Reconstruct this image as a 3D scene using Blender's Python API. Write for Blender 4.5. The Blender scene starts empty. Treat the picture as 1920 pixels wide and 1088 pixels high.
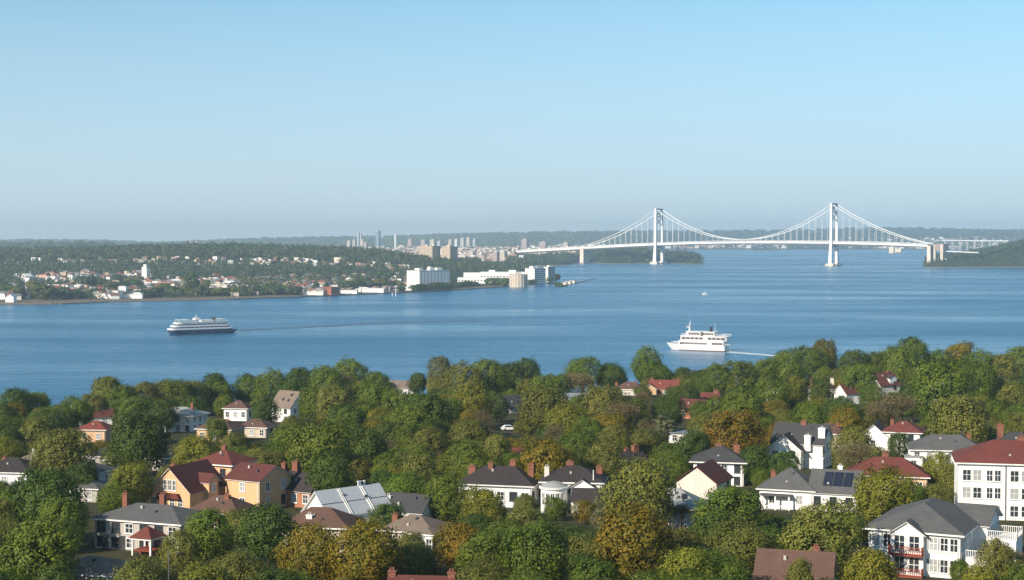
import bpy, math, random
import numpy as np
from mathutils import Vector, Matrix

R = math.radians
sc = bpy.context.scene
COL = sc.collection

# ------------------------------------------------------------------ camera, sky, sun, exposure
F, CX, Y0, H = 3045.0, 960.0, 440.0, 80.0      # focal length, picture centre, eye level (1920 px frame), eye height
cam = bpy.data.cameras.new('camera'); cam_o = bpy.data.objects.new('camera', cam); COL.objects.link(cam_o)
cam_o.location = (0, 0, H)
cam_o.rotation_euler = (math.pi/2 - math.atan((544-Y0)/F), 0, 0)
cam.sensor_width = 36.0; cam.lens = F/1920*36.0
cam.clip_start = 1.0; cam.clip_end = 60000
sc.camera = cam_o

SUN_AZ, SUN_EL = R(-136), R(28)                # behind and to the left of the camera
world = bpy.data.worlds.new('World'); sc.world = world; world.use_nodes = True
wn = world.node_tree
sky = wn.nodes.new('ShaderNodeTexSky'); sky.sky_type = 'NISHITA'; sky.sun_disc = False
sky.sun_elevation = SUN_EL; sky.sun_rotation = SUN_AZ
sky.altitude = 0; sky.air_density = 1.0; sky.dust_density = 0.0; sky.ozone_density = 3.0
# clear blue sky that pales to a grey-blue murk low down, with the faintest uneven bands in it
tcw = wn.nodes.new('ShaderNodeTexCoord'); vadd = wn.nodes.new('ShaderNodeVectorMath'); vadd.operation = 'ADD'; vadd.inputs[1].default_value = (0, 0, 0.12)
wn.links.new(tcw.outputs['Generated'], vadd.inputs[0]); wn.links.new(vadd.outputs[0], sky.inputs['Vector'])
tint = wn.nodes.new('ShaderNodeMix'); tint.data_type = 'RGBA'; tint.blend_type = 'MULTIPLY'; tint.inputs[0].default_value = 1.0; tint.inputs[7].default_value = (.93, 1.10, .95, 1)
sepw = wn.nodes.new('ShaderNodeSeparateXYZ'); wn.links.new(tcw.outputs['Generated'], sepw.inputs[0])
mpw = wn.nodes.new('ShaderNodeMapping'); mpw.inputs['Scale'].default_value = (3.0, 3.0, 42.0); wn.links.new(tcw.outputs['Generated'], mpw.inputs[0])
nzw = wn.nodes.new('ShaderNodeTexNoise'); nzw.inputs['Scale'].default_value = 1.3; nzw.inputs['Detail'].default_value = 5; wn.links.new(mpw.outputs[0], nzw.inputs['Vector'])
ofs = wn.nodes.new('ShaderNodeMath'); ofs.operation = 'MULTIPLY_ADD'; ofs.inputs[1].default_value = 0.022; wn.links.new(nzw.outputs[0], ofs.inputs[0]); wn.links.new(sepw.outputs[2], ofs.inputs[2])
rw = wn.nodes.new('ShaderNodeValToRGB'); wn.links.new(ofs.outputs[0], rw.inputs[0]); cw = rw.color_ramp
for pos, val in ((0.0, .97), (.03, .86), (.085, .48), (.165, .03)):
    e = cw.elements.new(pos) if pos not in (0.0,) else cw.elements[0]; e.color = (val, val, val, 1)
cw.elements[-1].color = (0, 0, 0, 1)
murk = wn.nodes.new('ShaderNodeMix'); murk.data_type = 'RGBA'; murk.inputs[7].default_value = (3.30, 3.86, 4.14, 1)
wn.links.new(sky.outputs[0], tint.inputs[6]); wn.links.new(tint.outputs[2], murk.inputs[6]); wn.links.new(rw.outputs[0], murk.inputs[0]); wn.links.new(murk.outputs[2], wn.nodes['Background'].inputs[0])
wn.nodes['Background'].inputs[1].default_value = 0.124
sl = bpy.data.lights.new('sun', 'SUN'); so = bpy.data.objects.new('sun', sl); COL.objects.link(so)
sl.energy = 5.0; sl.angle = R(0.5); sl.color = (1.0, 0.88, 0.72)
sd = Vector((math.sin(SUN_AZ)*math.cos(SUN_EL), math.cos(SUN_AZ)*math.cos(SUN_EL), math.sin(SUN_EL)))
so.rotation_euler = sd.to_track_quat('Z', 'Y').to_euler()
vs = sc.view_settings; vs.view_transform = 'Standard'; vs.look = 'None'; vs.gamma = 1.0; vs.exposure = 0.55
HAZE = 9e-5                                   # even density of the air, per metre
sc.cycles.use_denoising = True
sc.cycles.max_bounces = 8; sc.cycles.diffuse_bounces = 3; sc.cycles.glossy_bounces = 3
sc.cycles.transparent_max_bounces = 6; sc.cycles.volume_bounces = 1
sc.cycles.sample_clamp_indirect = 6

# ------------------------------------------------------------------ materials
MATS = {}
def nd(nt, t, **kw):
    n = nt.nodes.new(t)
    for k, v in kw.items(): setattr(n, k, v)
    return n
def ramp(nt, src, stops):
    r = nd(nt, 'ShaderNodeValToRGB'); nt.links.new(src, r.inputs[0])
    cr = r.color_ramp
    while len(cr.elements) < len(stops): cr.elements.new(0.5)
    for e, (p, c) in zip(cr.elements, stops):
        e.position = p; e.color = tuple(c) + (1,) if len(c) == 3 else c
    return r.outputs[0]
def mixc(nt, fac, a, b, mode='MIX'):
    m = nd(nt, 'ShaderNodeMix', data_type='RGBA', blend_type=mode)
    for sock, v in ((m.inputs[0], fac), (m.inputs[6], a), (m.inputs[7], b)):
        if hasattr(v, 'links'): nt.links.new(v, sock)
        elif isinstance(v, (int, float)): sock.default_value = v
        else: sock.default_value = tuple(v) + (1,) if len(v) == 3 else v
    return m.outputs[2]
def math_(nt, op, a, b=0.0, clamp=False):
    m = nd(nt, 'ShaderNodeMath', operation=op, use_clamp=clamp)
    for s, v in ((m.inputs[0], a), (m.inputs[1], b)):
        if hasattr(v, 'links'): nt.links.new(v, s)
        else: s.default_value = v
    return m.outputs[0]
def noise(nt, vec, scale, detail=4, rough=0.6):
    n = nd(nt, 'ShaderNodeTexNoise'); nt.links.new(vec, n.inputs['Vector'])
    n.inputs['Scale'].default_value = scale; n.inputs['Detail'].default_value = detail; n.inputs['Roughness'].default_value = rough
    return n.outputs[0]
def base_mat(name):
    m = bpy.data.materials.new(name); m.use_nodes = True; nt = m.node_tree
    b = nt.nodes['Principled BSDF']; tc = nd(nt, 'ShaderNodeTexCoord')
    MATS[name] = m
    return m, nt, b, tc
def mul(c, k): return tuple(min(1, x*k) for x in c)
def mat(name, col, rough=0.7, var=0.18, scale=0.8, spec=0.3, metal=0.0, obj_var=0.1):
    if name in MATS: return MATS[name]
    m, nt, b, tc = base_mat(name)
    n = noise(nt, tc.outputs['Object'], scale, 6, 0.65)
    c = ramp(nt, n, [(0.25, mul(col, 1-var)), (0.55, col), (0.8, mul(col, 1+var*0.7))])
    oi = nd(nt, 'ShaderNodeObjectInfo')
    v = math_(nt, 'ADD', math_(nt, 'MULTIPLY', oi.outputs['Random'], 2*obj_var), 1-obj_var)
    vv = nd(nt, 'ShaderNodeHueSaturation'); nt.links.new(c, vv.inputs['Color']); nt.links.new(v, vv.inputs['Value'])
    nt.links.new(vv.outputs[0], b.inputs['Base Color'])
    b.inputs['Roughness'].default_value = rough; b.inputs['Specular IOR Level'].default_value = spec; b.inputs['Metallic'].default_value = metal
    return m
def wall_mat(name, col):
    """painted render or clapboard: faint course lines, rain streaks, dirt with a shape of its own"""
    m, nt, b, tc = base_mat(name)
    mp = nd(nt, 'ShaderNodeMapping'); nt.links.new(tc.outputs['Object'], mp.inputs[0]); mp.inputs['Scale'].default_value = (1.2, 1.2, 0.12)
    st = noise(nt, mp.outputs[0], 1.6, 5, 0.7)
    pt = noise(nt, tc.outputs['Object'], 0.5, 5, 0.6)
    c = ramp(nt, st, [(0.3, mul(col, 0.86)), (0.5, col), (0.75, mul(col, 1.05))])
    c = mixc(nt, math_(nt, 'MULTIPLY', pt, 0.25), c, mul(col, 0.8))
    wv = nd(nt, 'ShaderNodeTexWave', wave_type='BANDS', bands_direction='Z'); nt.links.new(tc.outputs['Object'], wv.inputs[0]); wv.inputs['Scale'].default_value = 1.1
    bp = nd(nt, 'ShaderNodeBump'); bp.inputs['Strength'].default_value = 0.25; bp.inputs['Distance'].default_value = 0.02
    nt.links.new(wv.outputs['Fac'], bp.inputs['Height']); nt.links.new(bp.outputs[0], b.inputs['Normal'])
    nt.links.new(c, b.inputs['Base Color']); b.inputs['Roughness'].default_value = 0.75; b.inputs['Specular IOR Level'].default_value = 0.2
    return m
def roof_mat(name, col, course=1.4, tile=True):
    m, nt, b, tc = base_mat(name)
    wv = nd(nt, 'ShaderNodeTexWave', wave_type='BANDS', bands_direction='Z', wave_profile='SAW'); nt.links.new(tc.outputs['Object'], wv.inputs[0])
    wv.inputs['Scale'].default_value = course; wv.inputs['Distortion'].default_value = 0.6; wv.inputs['Detail'].default_value = 2
    k_ = .45 if max(col) > .19 and min(col) > .15 else 1.0
    n1 = noise(nt, tc.outputs['Object'], 0.35, 6, 0.65); n2 = noise(nt, tc.outputs['Object'], 5.0, 3, 0.7)
    c = ramp(nt, n1, [(0.30, mul(col, 1-.42*k_)), (0.47, mul(col, 1-.05*k_)), (0.56, col), (0.70, mul(col, 1+.45*k_))])
    c = mixc(nt, 0.55, c, ramp(nt, n2, [(0.3, mul(col, 1-.4*k_)), (0.7, mul(col, 1+.4*k_))]))
    if tile: c = mixc(nt, math_(nt, 'MULTIPLY', wv.outputs['Fac'], 0.35), c, mul(col, 0.45))
    nt.links.new(c, b.inputs['Base Color'])
    bp = nd(nt, 'ShaderNodeBump'); bp.inputs['Strength'].default_value = 0.5; bp.inputs['Distance'].default_value = 0.04
    nt.links.new(wv.outputs['Fac'], bp.inputs['Height']); nt.links.new(bp.outputs[0], b.inputs['Normal'])
    b.inputs['Roughness'].default_value = 0.85; b.inputs['Specular IOR Level'].default_value = 0.2
    return m
def leaf_mat(name, dark, mid, light, hue=0.03, val=0.25):
    m, nt, b, tc = base_mat(name)
    at = nd(nt, 'ShaderNodeAttribute', attribute_name='tone')
    c = ramp(nt, at.outputs['Fac'], [(0.0, dark), (0.5, mid), (1.0, light)])
    oi = nd(nt, 'ShaderNodeObjectInfo'); hs = nd(nt, 'ShaderNodeHueSaturation'); nt.links.new(c, hs.inputs['Color'])
    nt.links.new(math_(nt, 'ADD', math_(nt, 'MULTIPLY', oi.outputs['Random'], 2*hue), 0.5-hue), hs.inputs['Hue'])
    r2 = math_(nt, 'FRACT', math_(nt, 'MULTIPLY', oi.outputs['Random'], 7.31))
    nt.links.new(math_(nt, 'ADD', math_(nt, 'MULTIPLY', r2, 2*val), 1-val), hs.inputs['Value'])
    nt.links.new(hs.outputs[0], b.inputs['Base Color'])
    b.inputs['Roughness'].default_value = 0.6; b.inputs['Specular IOR Level'].default_value = 0.25
    tr = nd(nt, 'ShaderNodeBsdfTranslucent'); nt.links.new(hs.outputs[0], tr.inputs[0])
    mx = nd(nt, 'ShaderNodeMixShader'); mx.inputs[0].default_value = 0.22
    nt.links.new(b.outputs[0], mx.inputs[1]); nt.links.new(tr.outputs[0], mx.inputs[2])
    nt.links.new(mx.outputs[0], nt.nodes['Material Output'].inputs[0])
    return m

WALL = {k: wall_mat('wall_' + k, c) for k, c in dict(white=(.82,.80,.76), cream=(.60,.55,.48), orange=(.63,.38,.21), beige=(.5,.43,.34), pale=(.6,.62,.64), brick=(.36,.16,.09), tan=(.55,.36,.22), stone=(.42,.39,.35)).items()}
ROOF = {k: roof_mat('roof_' + k, c) for k, c in dict(grey=(.105,.105,.105), slate=(.06,.06,.065), dark=(.045,.038,.038), red=(.15,.046,.038), brown=(.125,.072,.055), maroon=(.115,.040,.034), light=(.3,.31,.30), brightred=(.20,.055,.042), taupe=(.20,.155,.125), blue=(.2,.23,.27)).items()}
ROOF['metal'] = roof_mat('roof_metal', (.40, .42, .44), 0.5, False)
M_TRIM = mat('trim_white', (.72,.71,.68), .6); M_BRICK = roof_mat('chimney_brick', (.25,.105,.07), 3.0); M_DARKMETAL = mat('dark_metal', (.05,.05,.055), .4, spec=.5)
M_REDWOOD = mat('red_timber', (.25,.055,.035), .7); M_CONC = mat('concrete', (.42,.39,.35), .85, .25, .3); M_GLASS = mat('window_glass', (.03,.04,.05), .08, .3, .7, spec=.6)
M_CURTAIN = mat('window_blind', (.32,.33,.33), .3, .3, .7, spec=.5); M_SOLAR = mat('solar_panel', (.02,.024,.04), .15, .2, 2, spec=.6); M_DORMER = mat('dormer_board', (.10,.11,.12), .6)

# ------------------------------------------------------------------ mesh helpers
class MB:
    def __init__(s): s.v = []; s.f = []; s.mi = []
    def add(s, vs_, fs, m=0, mtx=None):
        o = len(s.v)
        s.v += [tuple(mtx @ Vector(p)) if mtx else tuple(p) for p in vs_]
        s.f += [tuple(i + o for i in f) for f in fs]; s.mi += [m]*len(fs); return s
    def box(s, cx, cy, z0, w, d, h, m=0, rz=0.0, top=1.0):
        a, b = w/2, d/2
        p = [(-a,-b,0),(a,-b,0),(a,b,0),(-a,b,0),(-a*top,-b*top,h),(a*top,-b*top,h),(a*top,b*top,h),(-a*top,b*top,h)]
        return s.add(p, [(0,3,2,1),(4,5,6,7),(0,1,5,4),(1,2,6,5),(2,3,7,6),(3,0,4,7)], m, Matrix.Translation((cx,cy,z0)) @ Matrix.Rotation(rz,4,'Z'))
    def bar(s, a, b, w, h=None, m=0, w2=None):
        a, b = Vector(a), Vector(b); h = h or w; d = b - a
        q = d.to_track_quat('Z', 'Y').to_matrix().to_4x4(); k = (w2 or w)/w
        p = [(-w/2,-h/2,0),(w/2,-h/2,0),(w/2,h/2,0),(-w/2,h/2,0),(-w/2*k,-h/2*k,d.length),(w/2*k,-h/2*k,d.length),(w/2*k,h/2*k,d.length),(-w/2*k,h/2*k,d.length)]
        return s.add(p, [(0,3,2,1),(4,5,6,7),(0,1,5,4),(1,2,6,5),(2,3,7,6),(3,0,4,7)], m, Matrix.Translation(a) @ q)
    def tube(s, pts, rad, n=6, m=0):
        rad = rad if isinstance(rad, (list, tuple)) else [rad]*len(pts); o = len(s.v); pts = [Vector(p) for p in pts]
        for i, p in enumerate(pts):
            d = (pts[min(i+1,len(pts)-1)] - pts[max(i-1,0)]).normalized()
            x = d.cross(Vector((0,0,1)) if abs(d.z) < .9 else Vector((1,0,0))).normalized(); y = d.cross(x)
            for k in range(n):
                t = 2*math.pi*k/n; s.v.append(tuple(p + (x*math.cos(t) + y*math.sin(t))*rad[i]))
        for i in range(len(pts)-1):
            for k in range(n):
                s.f.append((o+i*n+k, o+i*n+(k+1)%n, o+(i+1)*n+(k+1)%n, o+(i+1)*n+k)); s.mi.append(m)
        s.f.append(tuple(o+k for k in range(n))[::-1]); s.mi.append(m)
        s.f.append(tuple(o+(len(pts)-1)*n+k for k in range(n))); s.mi.append(m); return s
    def lathe(s, cx, cy, prof, n=24, m=0):
        o = len(s.v)
        for r, z in prof:
            for k in range(n):
                t = 2*math.pi*k/n; s.v.append((cx+r*math.cos(t), cy+r*math.sin(t), z))
        for i in range(len(prof)-1):
            for k in range(n):
                s.f.append((o+i*n+k, o+i*n+(k+1)%n, o+(i+1)*n+(k+1)%n, o+(i+1)*n+k)); s.mi.append(m)
        s.f.append(tuple(o+(len(prof)-1)*n+k for k in range(n))); s.mi.append(m)
        s.f.append(tuple(o+k for k in range(n))[::-1]); s.mi.append(m); return s
    def prism(s, poly, y0, y1, m=0):
        """poly in (x,z), swept along y"""
        n = len(poly); a = [(x,y0,z) for x,z in poly]; b = [(x,y1,z) for x,z in poly]
        return s.add(a+b, [tuple(range(n)), tuple(range(2*n-1,n-1,-1))] + [(i,n+i,n+(i+1)%n,(i+1)%n) for i in range(n)], m)
    def mesh(s, name, mats):
        me = bpy.data.meshes.new(name); me.from_pydata(s.v, [], s.f)
        for m in (mats if isinstance(mats, (list, tuple)) else [mats]): me.materials.append(m)
        if any(s.mi): me.polygons.foreach_set('material_index', s.mi)
        return me
def link(name, data, parent=None, loc=None, rz=None, **props):
    o = bpy.data.objects.new(name, data); COL.objects.link(o)
    if parent is not None: o.parent = parent
    if loc is not None: o.location = loc
    if rz is not None: o.rotation_euler = (0, 0, rz)
    for k, v in props.items():
        if v is not None: o[k] = v
    return o
def build(name, mb, mats, parent=None, **kw): return link(name, mb.mesh(name, mats), parent, **kw)
def quads_mesh(name, co, mat_, tone=None):
    """co: (M,4,3)"""
    M = len(co); me = bpy.data.meshes.new(name); me.vertices.add(M*4); me.vertices.foreach_set('co', co.reshape(-1).astype(np.float32))
    me.loops.add(M*4); me.loops.foreach_set('vertex_index', np.arange(M*4, dtype=np.int32))
    me.polygons.add(M); me.polygons.foreach_set('loop_start', np.arange(0, M*4, 4, dtype=np.int32))
    me.update(calc_edges=True)
    if tone is not None:
        at = me.attributes.new('tone', 'FLOAT', 'POINT'); at.data.foreach_set('value', np.repeat(tone, 4).astype(np.float32))
    me.materials.append(mat_); return me
def smooth(t): t = np.clip(t, 0, 1); return t*t*(3-2*t)
def lin(x, xs, ys): return np.interp(x, xs, ys)
rng = np.random.default_rng(7); random.seed(7)
# cheap smooth value noise for terrain
_tab = rng.random((256, 256))
def vnoise(x, y):
    x = np.asarray(x, float); y = np.asarray(y, float); xi = np.floor(x).astype(int); yi = np.floor(y).astype(int); fx = smooth(x-xi); fy = smooth(y-yi)
    g = lambda a, b: _tab[a % 256, b % 256]
    return (g(xi,yi)*(1-fx)+g(xi+1,yi)*fx)*(1-fy) + (g(xi,yi+1)*(1-fx)+g(xi+1,yi+1)*fx)*fy

def X_of(px, D): return (px-CX)/F*D

# ------------------------------------------------------------------ the near hillside
EDGE_PX, EDGE_D = [-900, 0, 300, 500, 800, 1100, 1400, 1900, 2900], [430, 470, 520, 570, 590, 610, 630, 655, 680]
def edge(px): return np.interp(px, EDGE_PX, EDGE_D)
def ground(x, y):
    """height of the near hillside"""
    y = np.asarray(y, float); px = CX + np.asarray(x, float)/np.maximum(y, 60)*F
    e = edge(px)
    z = H - (46.5 + 0.033*np.maximum(y-230, 0) - 0.02*np.minimum(np.maximum(230-y, 0), 120))
    return z - smooth((y-e)/110)*(z+4)
def grid_mesh(name, xs, ys, zf, mat_, polar=False):
    gx, gy = np.meshgrid(xs, ys)
    if polar: X, Y = gx*gy, gy; Z = zf(gx, gy)
    else: X, Y = gx, gy; Z = zf(gx, gy)
    n, m = X.shape; co = np.stack([X, Y, Z], -1).reshape(-1, 3)
    idx = np.arange(n*m).reshape(n, m); f = np.stack([idx[:-1,:-1], idx[:-1,1:], idx[1:,1:], idx[1:,:-1]], -1).reshape(-1, 4)
    me = bpy.data.meshes.new(name); me.from_pydata(co.tolist(), [], f.tolist()); me.materials.append(mat_)
    me.polygons.foreach_set('use_smooth', [True]*len(f)); return me
def ground_mat(name, stops, scale):
    m, nt, b, tc = base_mat(name)
    n = noise(nt, tc.outputs['Object'], scale, 8, 0.65); c = ramp(nt, n, stops)
    n2 = noise(nt, tc.outputs['Object'], scale*9, 4, 0.7); c = mixc(nt, 0.5, c, ramp(nt, n2, [(.3, mul(stops[0][1], .7)), (.7, mul(stops[-1][1], 1.1))]))
    nt.links.new(c, b.inputs['Base Color']); b.inputs['Roughness'].default_value = 0.95; b.inputs['Specular IOR Level'].default_value = 0.1
    return m
M_SOIL = ground_mat('grass_and_soil', [(.35, (.025,.035,.012)), (.5, (.04,.05,.016)), (.68, (.085,.07,.045))], 0.06)
link('ground', grid_mesh('ground', np.arange(-520, 521, 13.0), np.arange(-60, 800, 11.0), ground, M_SOIL), kind='structure')

# ------------------------------------------------------------------ water
def water_mat():
    m, nt, b, tc = base_mat('bay_water')
    P = tc.outputs['Object']
    mp = nd(nt, 'ShaderNodeMapping'); nt.links.new(P, mp.inputs[0]); mp.inputs['Scale'].default_value = (0.30, 1.0, 1.0); mp.inputs['Rotation'].default_value = (0, 0, R(9))
    big = noise(nt, mp.outputs[0], 0.006, 5, 0.6); mid = noise(nt, mp.outputs[0], 0.035, 4, 0.6); w1 = noise(nt, P, 0.30, 3, 0.6); w2 = noise(nt, P, 0.07, 3, .6)
    c = ramp(nt, big, [(.36, (.003,.094,.20)), (.52, (.004,.114,.235)), (.62, (.010,.142,.275)), (.68, (.017,.16,.29))])
    c = mixc(nt, math_(nt, 'MULTIPLY', mid, .5), c, (.003,.092,.187))
    nt.links.new(c, b.inputs['Base Color'])
    nt.links.new(ramp(nt, big, [(.36, (.33,)*3), (.54, (.24,)*3), (.63, (.17,)*3), (.70, (.13,)*3)]), b.inputs['Roughness'])
    b.inputs['IOR'].default_value = 1.33; b.inputs['Specular IOR Level'].default_value = 0.38
    hsum = math_(nt, 'ADD', math_(nt, 'MULTIPLY', w1, .9), math_(nt, 'ADD', math_(nt, 'MULTIPLY', w2, 2.0), math_(nt, 'MULTIPLY', mid, 2.2)))
    bp = nd(nt, 'ShaderNodeBump'); bp.inputs['Strength'].default_value = 0.8; bp.inputs['Distance'].default_value = 0.9
    nt.links.new(hsum, bp.inputs['Height']); nt.links.new(bp.outputs[0], b.inputs['Normal'])
    return m
M_WATER = water_mat()
mb = MB(); mb.add([(-5200, 300, 0), (5200, 300, 0), (5200, 9800, 0), (-5200, 9800, 0)], [(0,1,2,3)])
build('water', mb, M_WATER, kind='structure')

# ------------------------------------------------------------------ the land beyond the water (px columns, distance rows)
SH_PX, SH_Y = [-700, 0, 100, 200, 430, 600, 740, 850, 950, 1010, 1042], [583, 572, 571, 567, 562, 556, 550, 545, 537.5, 533, 530]
def shore_d(px):
    y = np.interp(px, SH_PX, SH_Y); return H*F/(y-Y0)
RIDGE = ([-700, 0, 200, 350, 470, 560, 640, 720, 780, 900], [28, 26, 29, 36, 37, 33, 30, 24, 14, 0])
HILL = ([-700, 0, 120, 200, 260, 330, 480, 700, 850, 1000, 1150, 1300, 1450, 1600, 1700, 1920, 2900],
        [18, 22, 26, 24, 12, 12, 40, 50, 66, 76, 82, 86, 93, 100, 102, 99, 90])
def land(u, D):
    """ground height of the far side; u = x / distance"""
    u = np.asarray(u, float); D = np.asarray(D, float); px = CX + u*F
    nz = vnoise(u*D/260+40, D/260)-.5; nz2 = vnoise(u*D/900+9, D/900)-.5
    # mainland with its wooded ridge
    ds = shore_d(px)
    t = D - ds
    z = -3 + smooth((t+6)/14)*4.6 + smooth(t/900)*6 + smooth((t-500)/900)*7*(px < 900)
    z = z + np.interp(px, *RIDGE)*np.exp(-((D-3330)/360.0)**2) + nz*4*smooth(t/300)
    z = z - smooth((D-3600)/600)*9
    z = np.where(px < 1044, z, -4)
    # the inlet behind the headland, the wooded cape beneath the bridge
    cape_front = np.interp(px, [950, 1060, 1084, 1112, 1130, 1220, 1245, 1262, 1300, 1325], [3960, 4160, 4560, 4570, 4400, 4425, 4455, 4400, 4330, 4300])
    cape_back = np.interp(px, [1000, 1150, 1240, 1300, 1325], [9000, 6000, 5300, 4800, 4330])
    cz = np.interp(px, [900, 1000, 1080, 1130, 1200, 1235, 1260, 1300, 1318, 1326], [6, 10, 14, 25, 28, 22, 20, 17, 11, -3])
    cz = -3 + (cz+3)*smooth((D-cape_front)/170)*(1-smooth((D-cape_back+60)/120))
    cz = np.where((px > 950) & (px < 1330), cz, -4)
    inlet = smooth((px-985)/25)*(1-smooth((D-4000)/60))*smooth((D-2950)/60)
    z = np.where(px < 1044, z*(1-inlet)-4*inlet, z)
    z = np.maximum(z, cz)
    # headland on the right
    hf = np.interp(px, [1732, 1760, 1800, 2000, 2400], [3950, 3915, 3930, 3970, 3950])
    hz = np.interp(px, [1732, 1750, 1790, 1860, 1920, 2050, 2400], [5, 15, 19, 36, 56, 80, 85])
    hz = -3 + (hz+3)*smooth((D-hf)/48)*(1-smooth((D-4800)/250))
    z = np.maximum(z, np.where(px > 1734, hz, -4))
    # far shore and hills
    fz = np.interp(px, *HILL)
    far = -3 + smooth((D-8500-nz2*400)/140)*8 + smooth((D-9000)/2600)*fz*(1+nz2*.25) + nz*3
    lowhill = np.interp(px, [-700, 0, 110, 200, 250, 320], [34, 36, 40, 38, 18, 0])*np.exp(-((D-6000)/700.0)**2)
    far = np.where(px < 1150, np.maximum(far, 5+lowhill+nz*2)*smooth((D-4300)/700)-4*(1-smooth((D-4300)/700)), far)
    z = np.maximum(z, far)
    return z
def land_mat():
    m, nt, b, tc = base_mat('wooded_land')
    P = tc.outputs['Object']
    n = noise(nt, P, 0.012, 8, 0.7); n2 = noise(nt, P, 0.09, 5, 0.75)
    c = ramp(nt, n, [(.35, (.018,.035,.013)), (.52, (.035,.055,.018)), (.66, (.07,.08,.035))])
    c = mixc(nt, .6, c, ramp(nt, n2, [(.32, (.010,.022,.008)), (.6, (.055,.075,.028))]))
    sep = nd(nt, 'ShaderNodeSeparateXYZ'); nt.links.new(P, sep.inputs[0])
    sand = ramp(nt, math_(nt, 'DIVIDE', sep.outputs[2], 5.0, True), [(.0, (.22,.19,.14)), (.30, (.22,.19,.14)), (.5, (0,0,0))])
    fac = math_(nt, 'SUBTRACT', 1.0, math_(nt, 'MULTIPLY', math_(nt, 'SUBTRACT', sep.outputs[2], 1.4), 1.6, True), True)
    c = mixc(nt, fac, c, (.25,.20,.15))
    nt.links.new(c, b.inputs['Base Color']); b.inputs['Roughness'].default_value = 1.0; b.inputs['Specular IOR Level'].default_value = 0.05
    bp = nd(nt, 'ShaderNodeBump'); bp.inputs['Strength'].default_value = 1.0; bp.inputs['Distance'].default_value = 9.0
    nt.links.new(n2, bp.inputs['Height']); nt.links.new(bp.outputs[0], b.inputs['Normal'])
    return m
M_LAND = land_mat()
us = np.arange(-0.50, 0.5001, 0.0022)
Ds = np.concatenate([np.arange(1650, 2700, 14), np.arange(2700, 5000, 26), np.geomspace(5000, 13500, 90)])
link('terrain', grid_mesh('terrain', us, Ds, land, M_LAND, polar=True), kind='structure')
def land_z(px, D): return float(land((px-CX)/F, D))
def land_pt(px, D, dz=0.0): return Vector((X_of(px, D), D, land_z(px, D)+dz))

# ------------------------------------------------------------------ near houses
def gable_wall(mb, x, y, w, d, h, rise, axis):
    """walls with gable ends as one closed shell; axis 'x': ridge along x"""
    if axis == 'x':
        for_poly = [(-d/2, 0), (d/2, 0), (d/2, h), (0, h+rise), (-d/2, h)]
        n = 5; a = [(x-w/2, y+p, z) for p, z in for_poly]; b = [(x+w/2, y+p, z) for p, z in for_poly]
    else:
        for_poly = [(-w/2, 0), (w/2, 0), (w/2, h), (0, h+rise), (-w/2, h)]
        n = 5; a = [(x+p, y-d/2, z) for p, z in for_poly]; b = [(x+p, y+d/2, z) for p, z in for_poly]
    mb.add(a+b, [tuple(range(n)), tuple(range(2*n-1, n-1, -1))] + [(i, n+i, n+(i+1)%n, (i+1)%n) for i in range(n)])
def gable_roof(mb, x, y, w, d, h, rise, axis, oh, z_off, t, inset=0.0):
    """two slabs meeting at the ridge"""
    L, S = (w, d) if axis == 'x' else (d, w)
    k = rise/(S/2); o = oh-inset; e = S/2+o
    prof = [(-e, h-k*o+z_off), (0, h+rise+z_off), (e, h-k*o+z_off), (e, h-k*o+z_off+t), (0, h+rise+z_off+t*1.15), (-e, h-k*o+z_off+t)]
    a, b = -L/2-o, L/2+o
    if axis == 'x': A = [(x+a, y+p, z) for p, z in prof]; B = [(x+b, y+p, z) for p, z in prof]
    else: A = [(x-p, y+a, z) for p, z in prof]; B = [(x-p, y+b, z) for p, z in prof]
    mb.add(A+B, [(0,1,4,5), (1,2,3,4), (11,10,7,6), (10,9,8,7), (0,6,7,1), (1,7,8,2), (2,8,9,3), (3,9,10,4), (4,10,11,5), (5,11,6,0)])
def hip_roof(mb, x, y, w, d, z, rise, oh):
    a, b = w/2+oh, d/2+oh
    r = max(0.0, abs(w-d)/2); rx, ry = (r, 0.02) if w >= d else (0.02, r)
    p = [(-a,-b,z), (a,-b,z), (a,b,z), (-a,b,z), (-rx,-ry,z+rise), (rx,-ry,z+rise), (rx,ry,z+rise), (-rx,ry,z+rise)]
    mb.add([(x+q[0], y+q[1], q[2]) for q in p], [(3,2,1,0), (0,1,5,4), (1,2,6,5), (2,3,7,6), (3,0,4,7), (4,5,6,7)])

WIN_CACHE = {}
def win_meshes(w, h, style):
    k = (w, h, style)
    if k not in WIN_CACHE:
        f = MB(); t = .11
        f.box(0, -.05, -h/2-t, w+2*t, .10, t); f.box(0, -.05, h/2, w+2*t, .10, t)
        f.box(-w/2-t/2, -.05, -h/2, t, .10, h); f.box(w/2+t/2, -.05, -h/2, t, .10, h)
        f.box(0, -.045, -h/2, .07, .07, h)
        f.box(-w/4-.018, -.045, .02, w/2-.036, .06, .07); f.box(w/4+.018, -.045, .02, w/2-.036, .06, .07)
        f.box(0, -.09, -h/2-t-.07, w+.4, .18, .066)
        p = MB(); p.box(0, -.012, -h/2+.005, w-.01, .024, h-.01)
        WIN_CACHE[k] = (f.mesh('window', M_TRIM if style != 'dark' else M_DARKMETAL), p.mesh('pane', M_GLASS if style != 'blind' else M_CURTAIN))
    return WIN_CACHE[k]
def window(root, x, y, z, face, w=1.0, h=1.5, style='white'):
    """face 0 front (-y), 1 right (+x), 2 back, 3 left"""
    f, p = win_meshes(w, h, style)
    o = link('window', f, root, (x, y, z), face*math.pi/2)
    link('pane', p, o)
    return o
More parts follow.
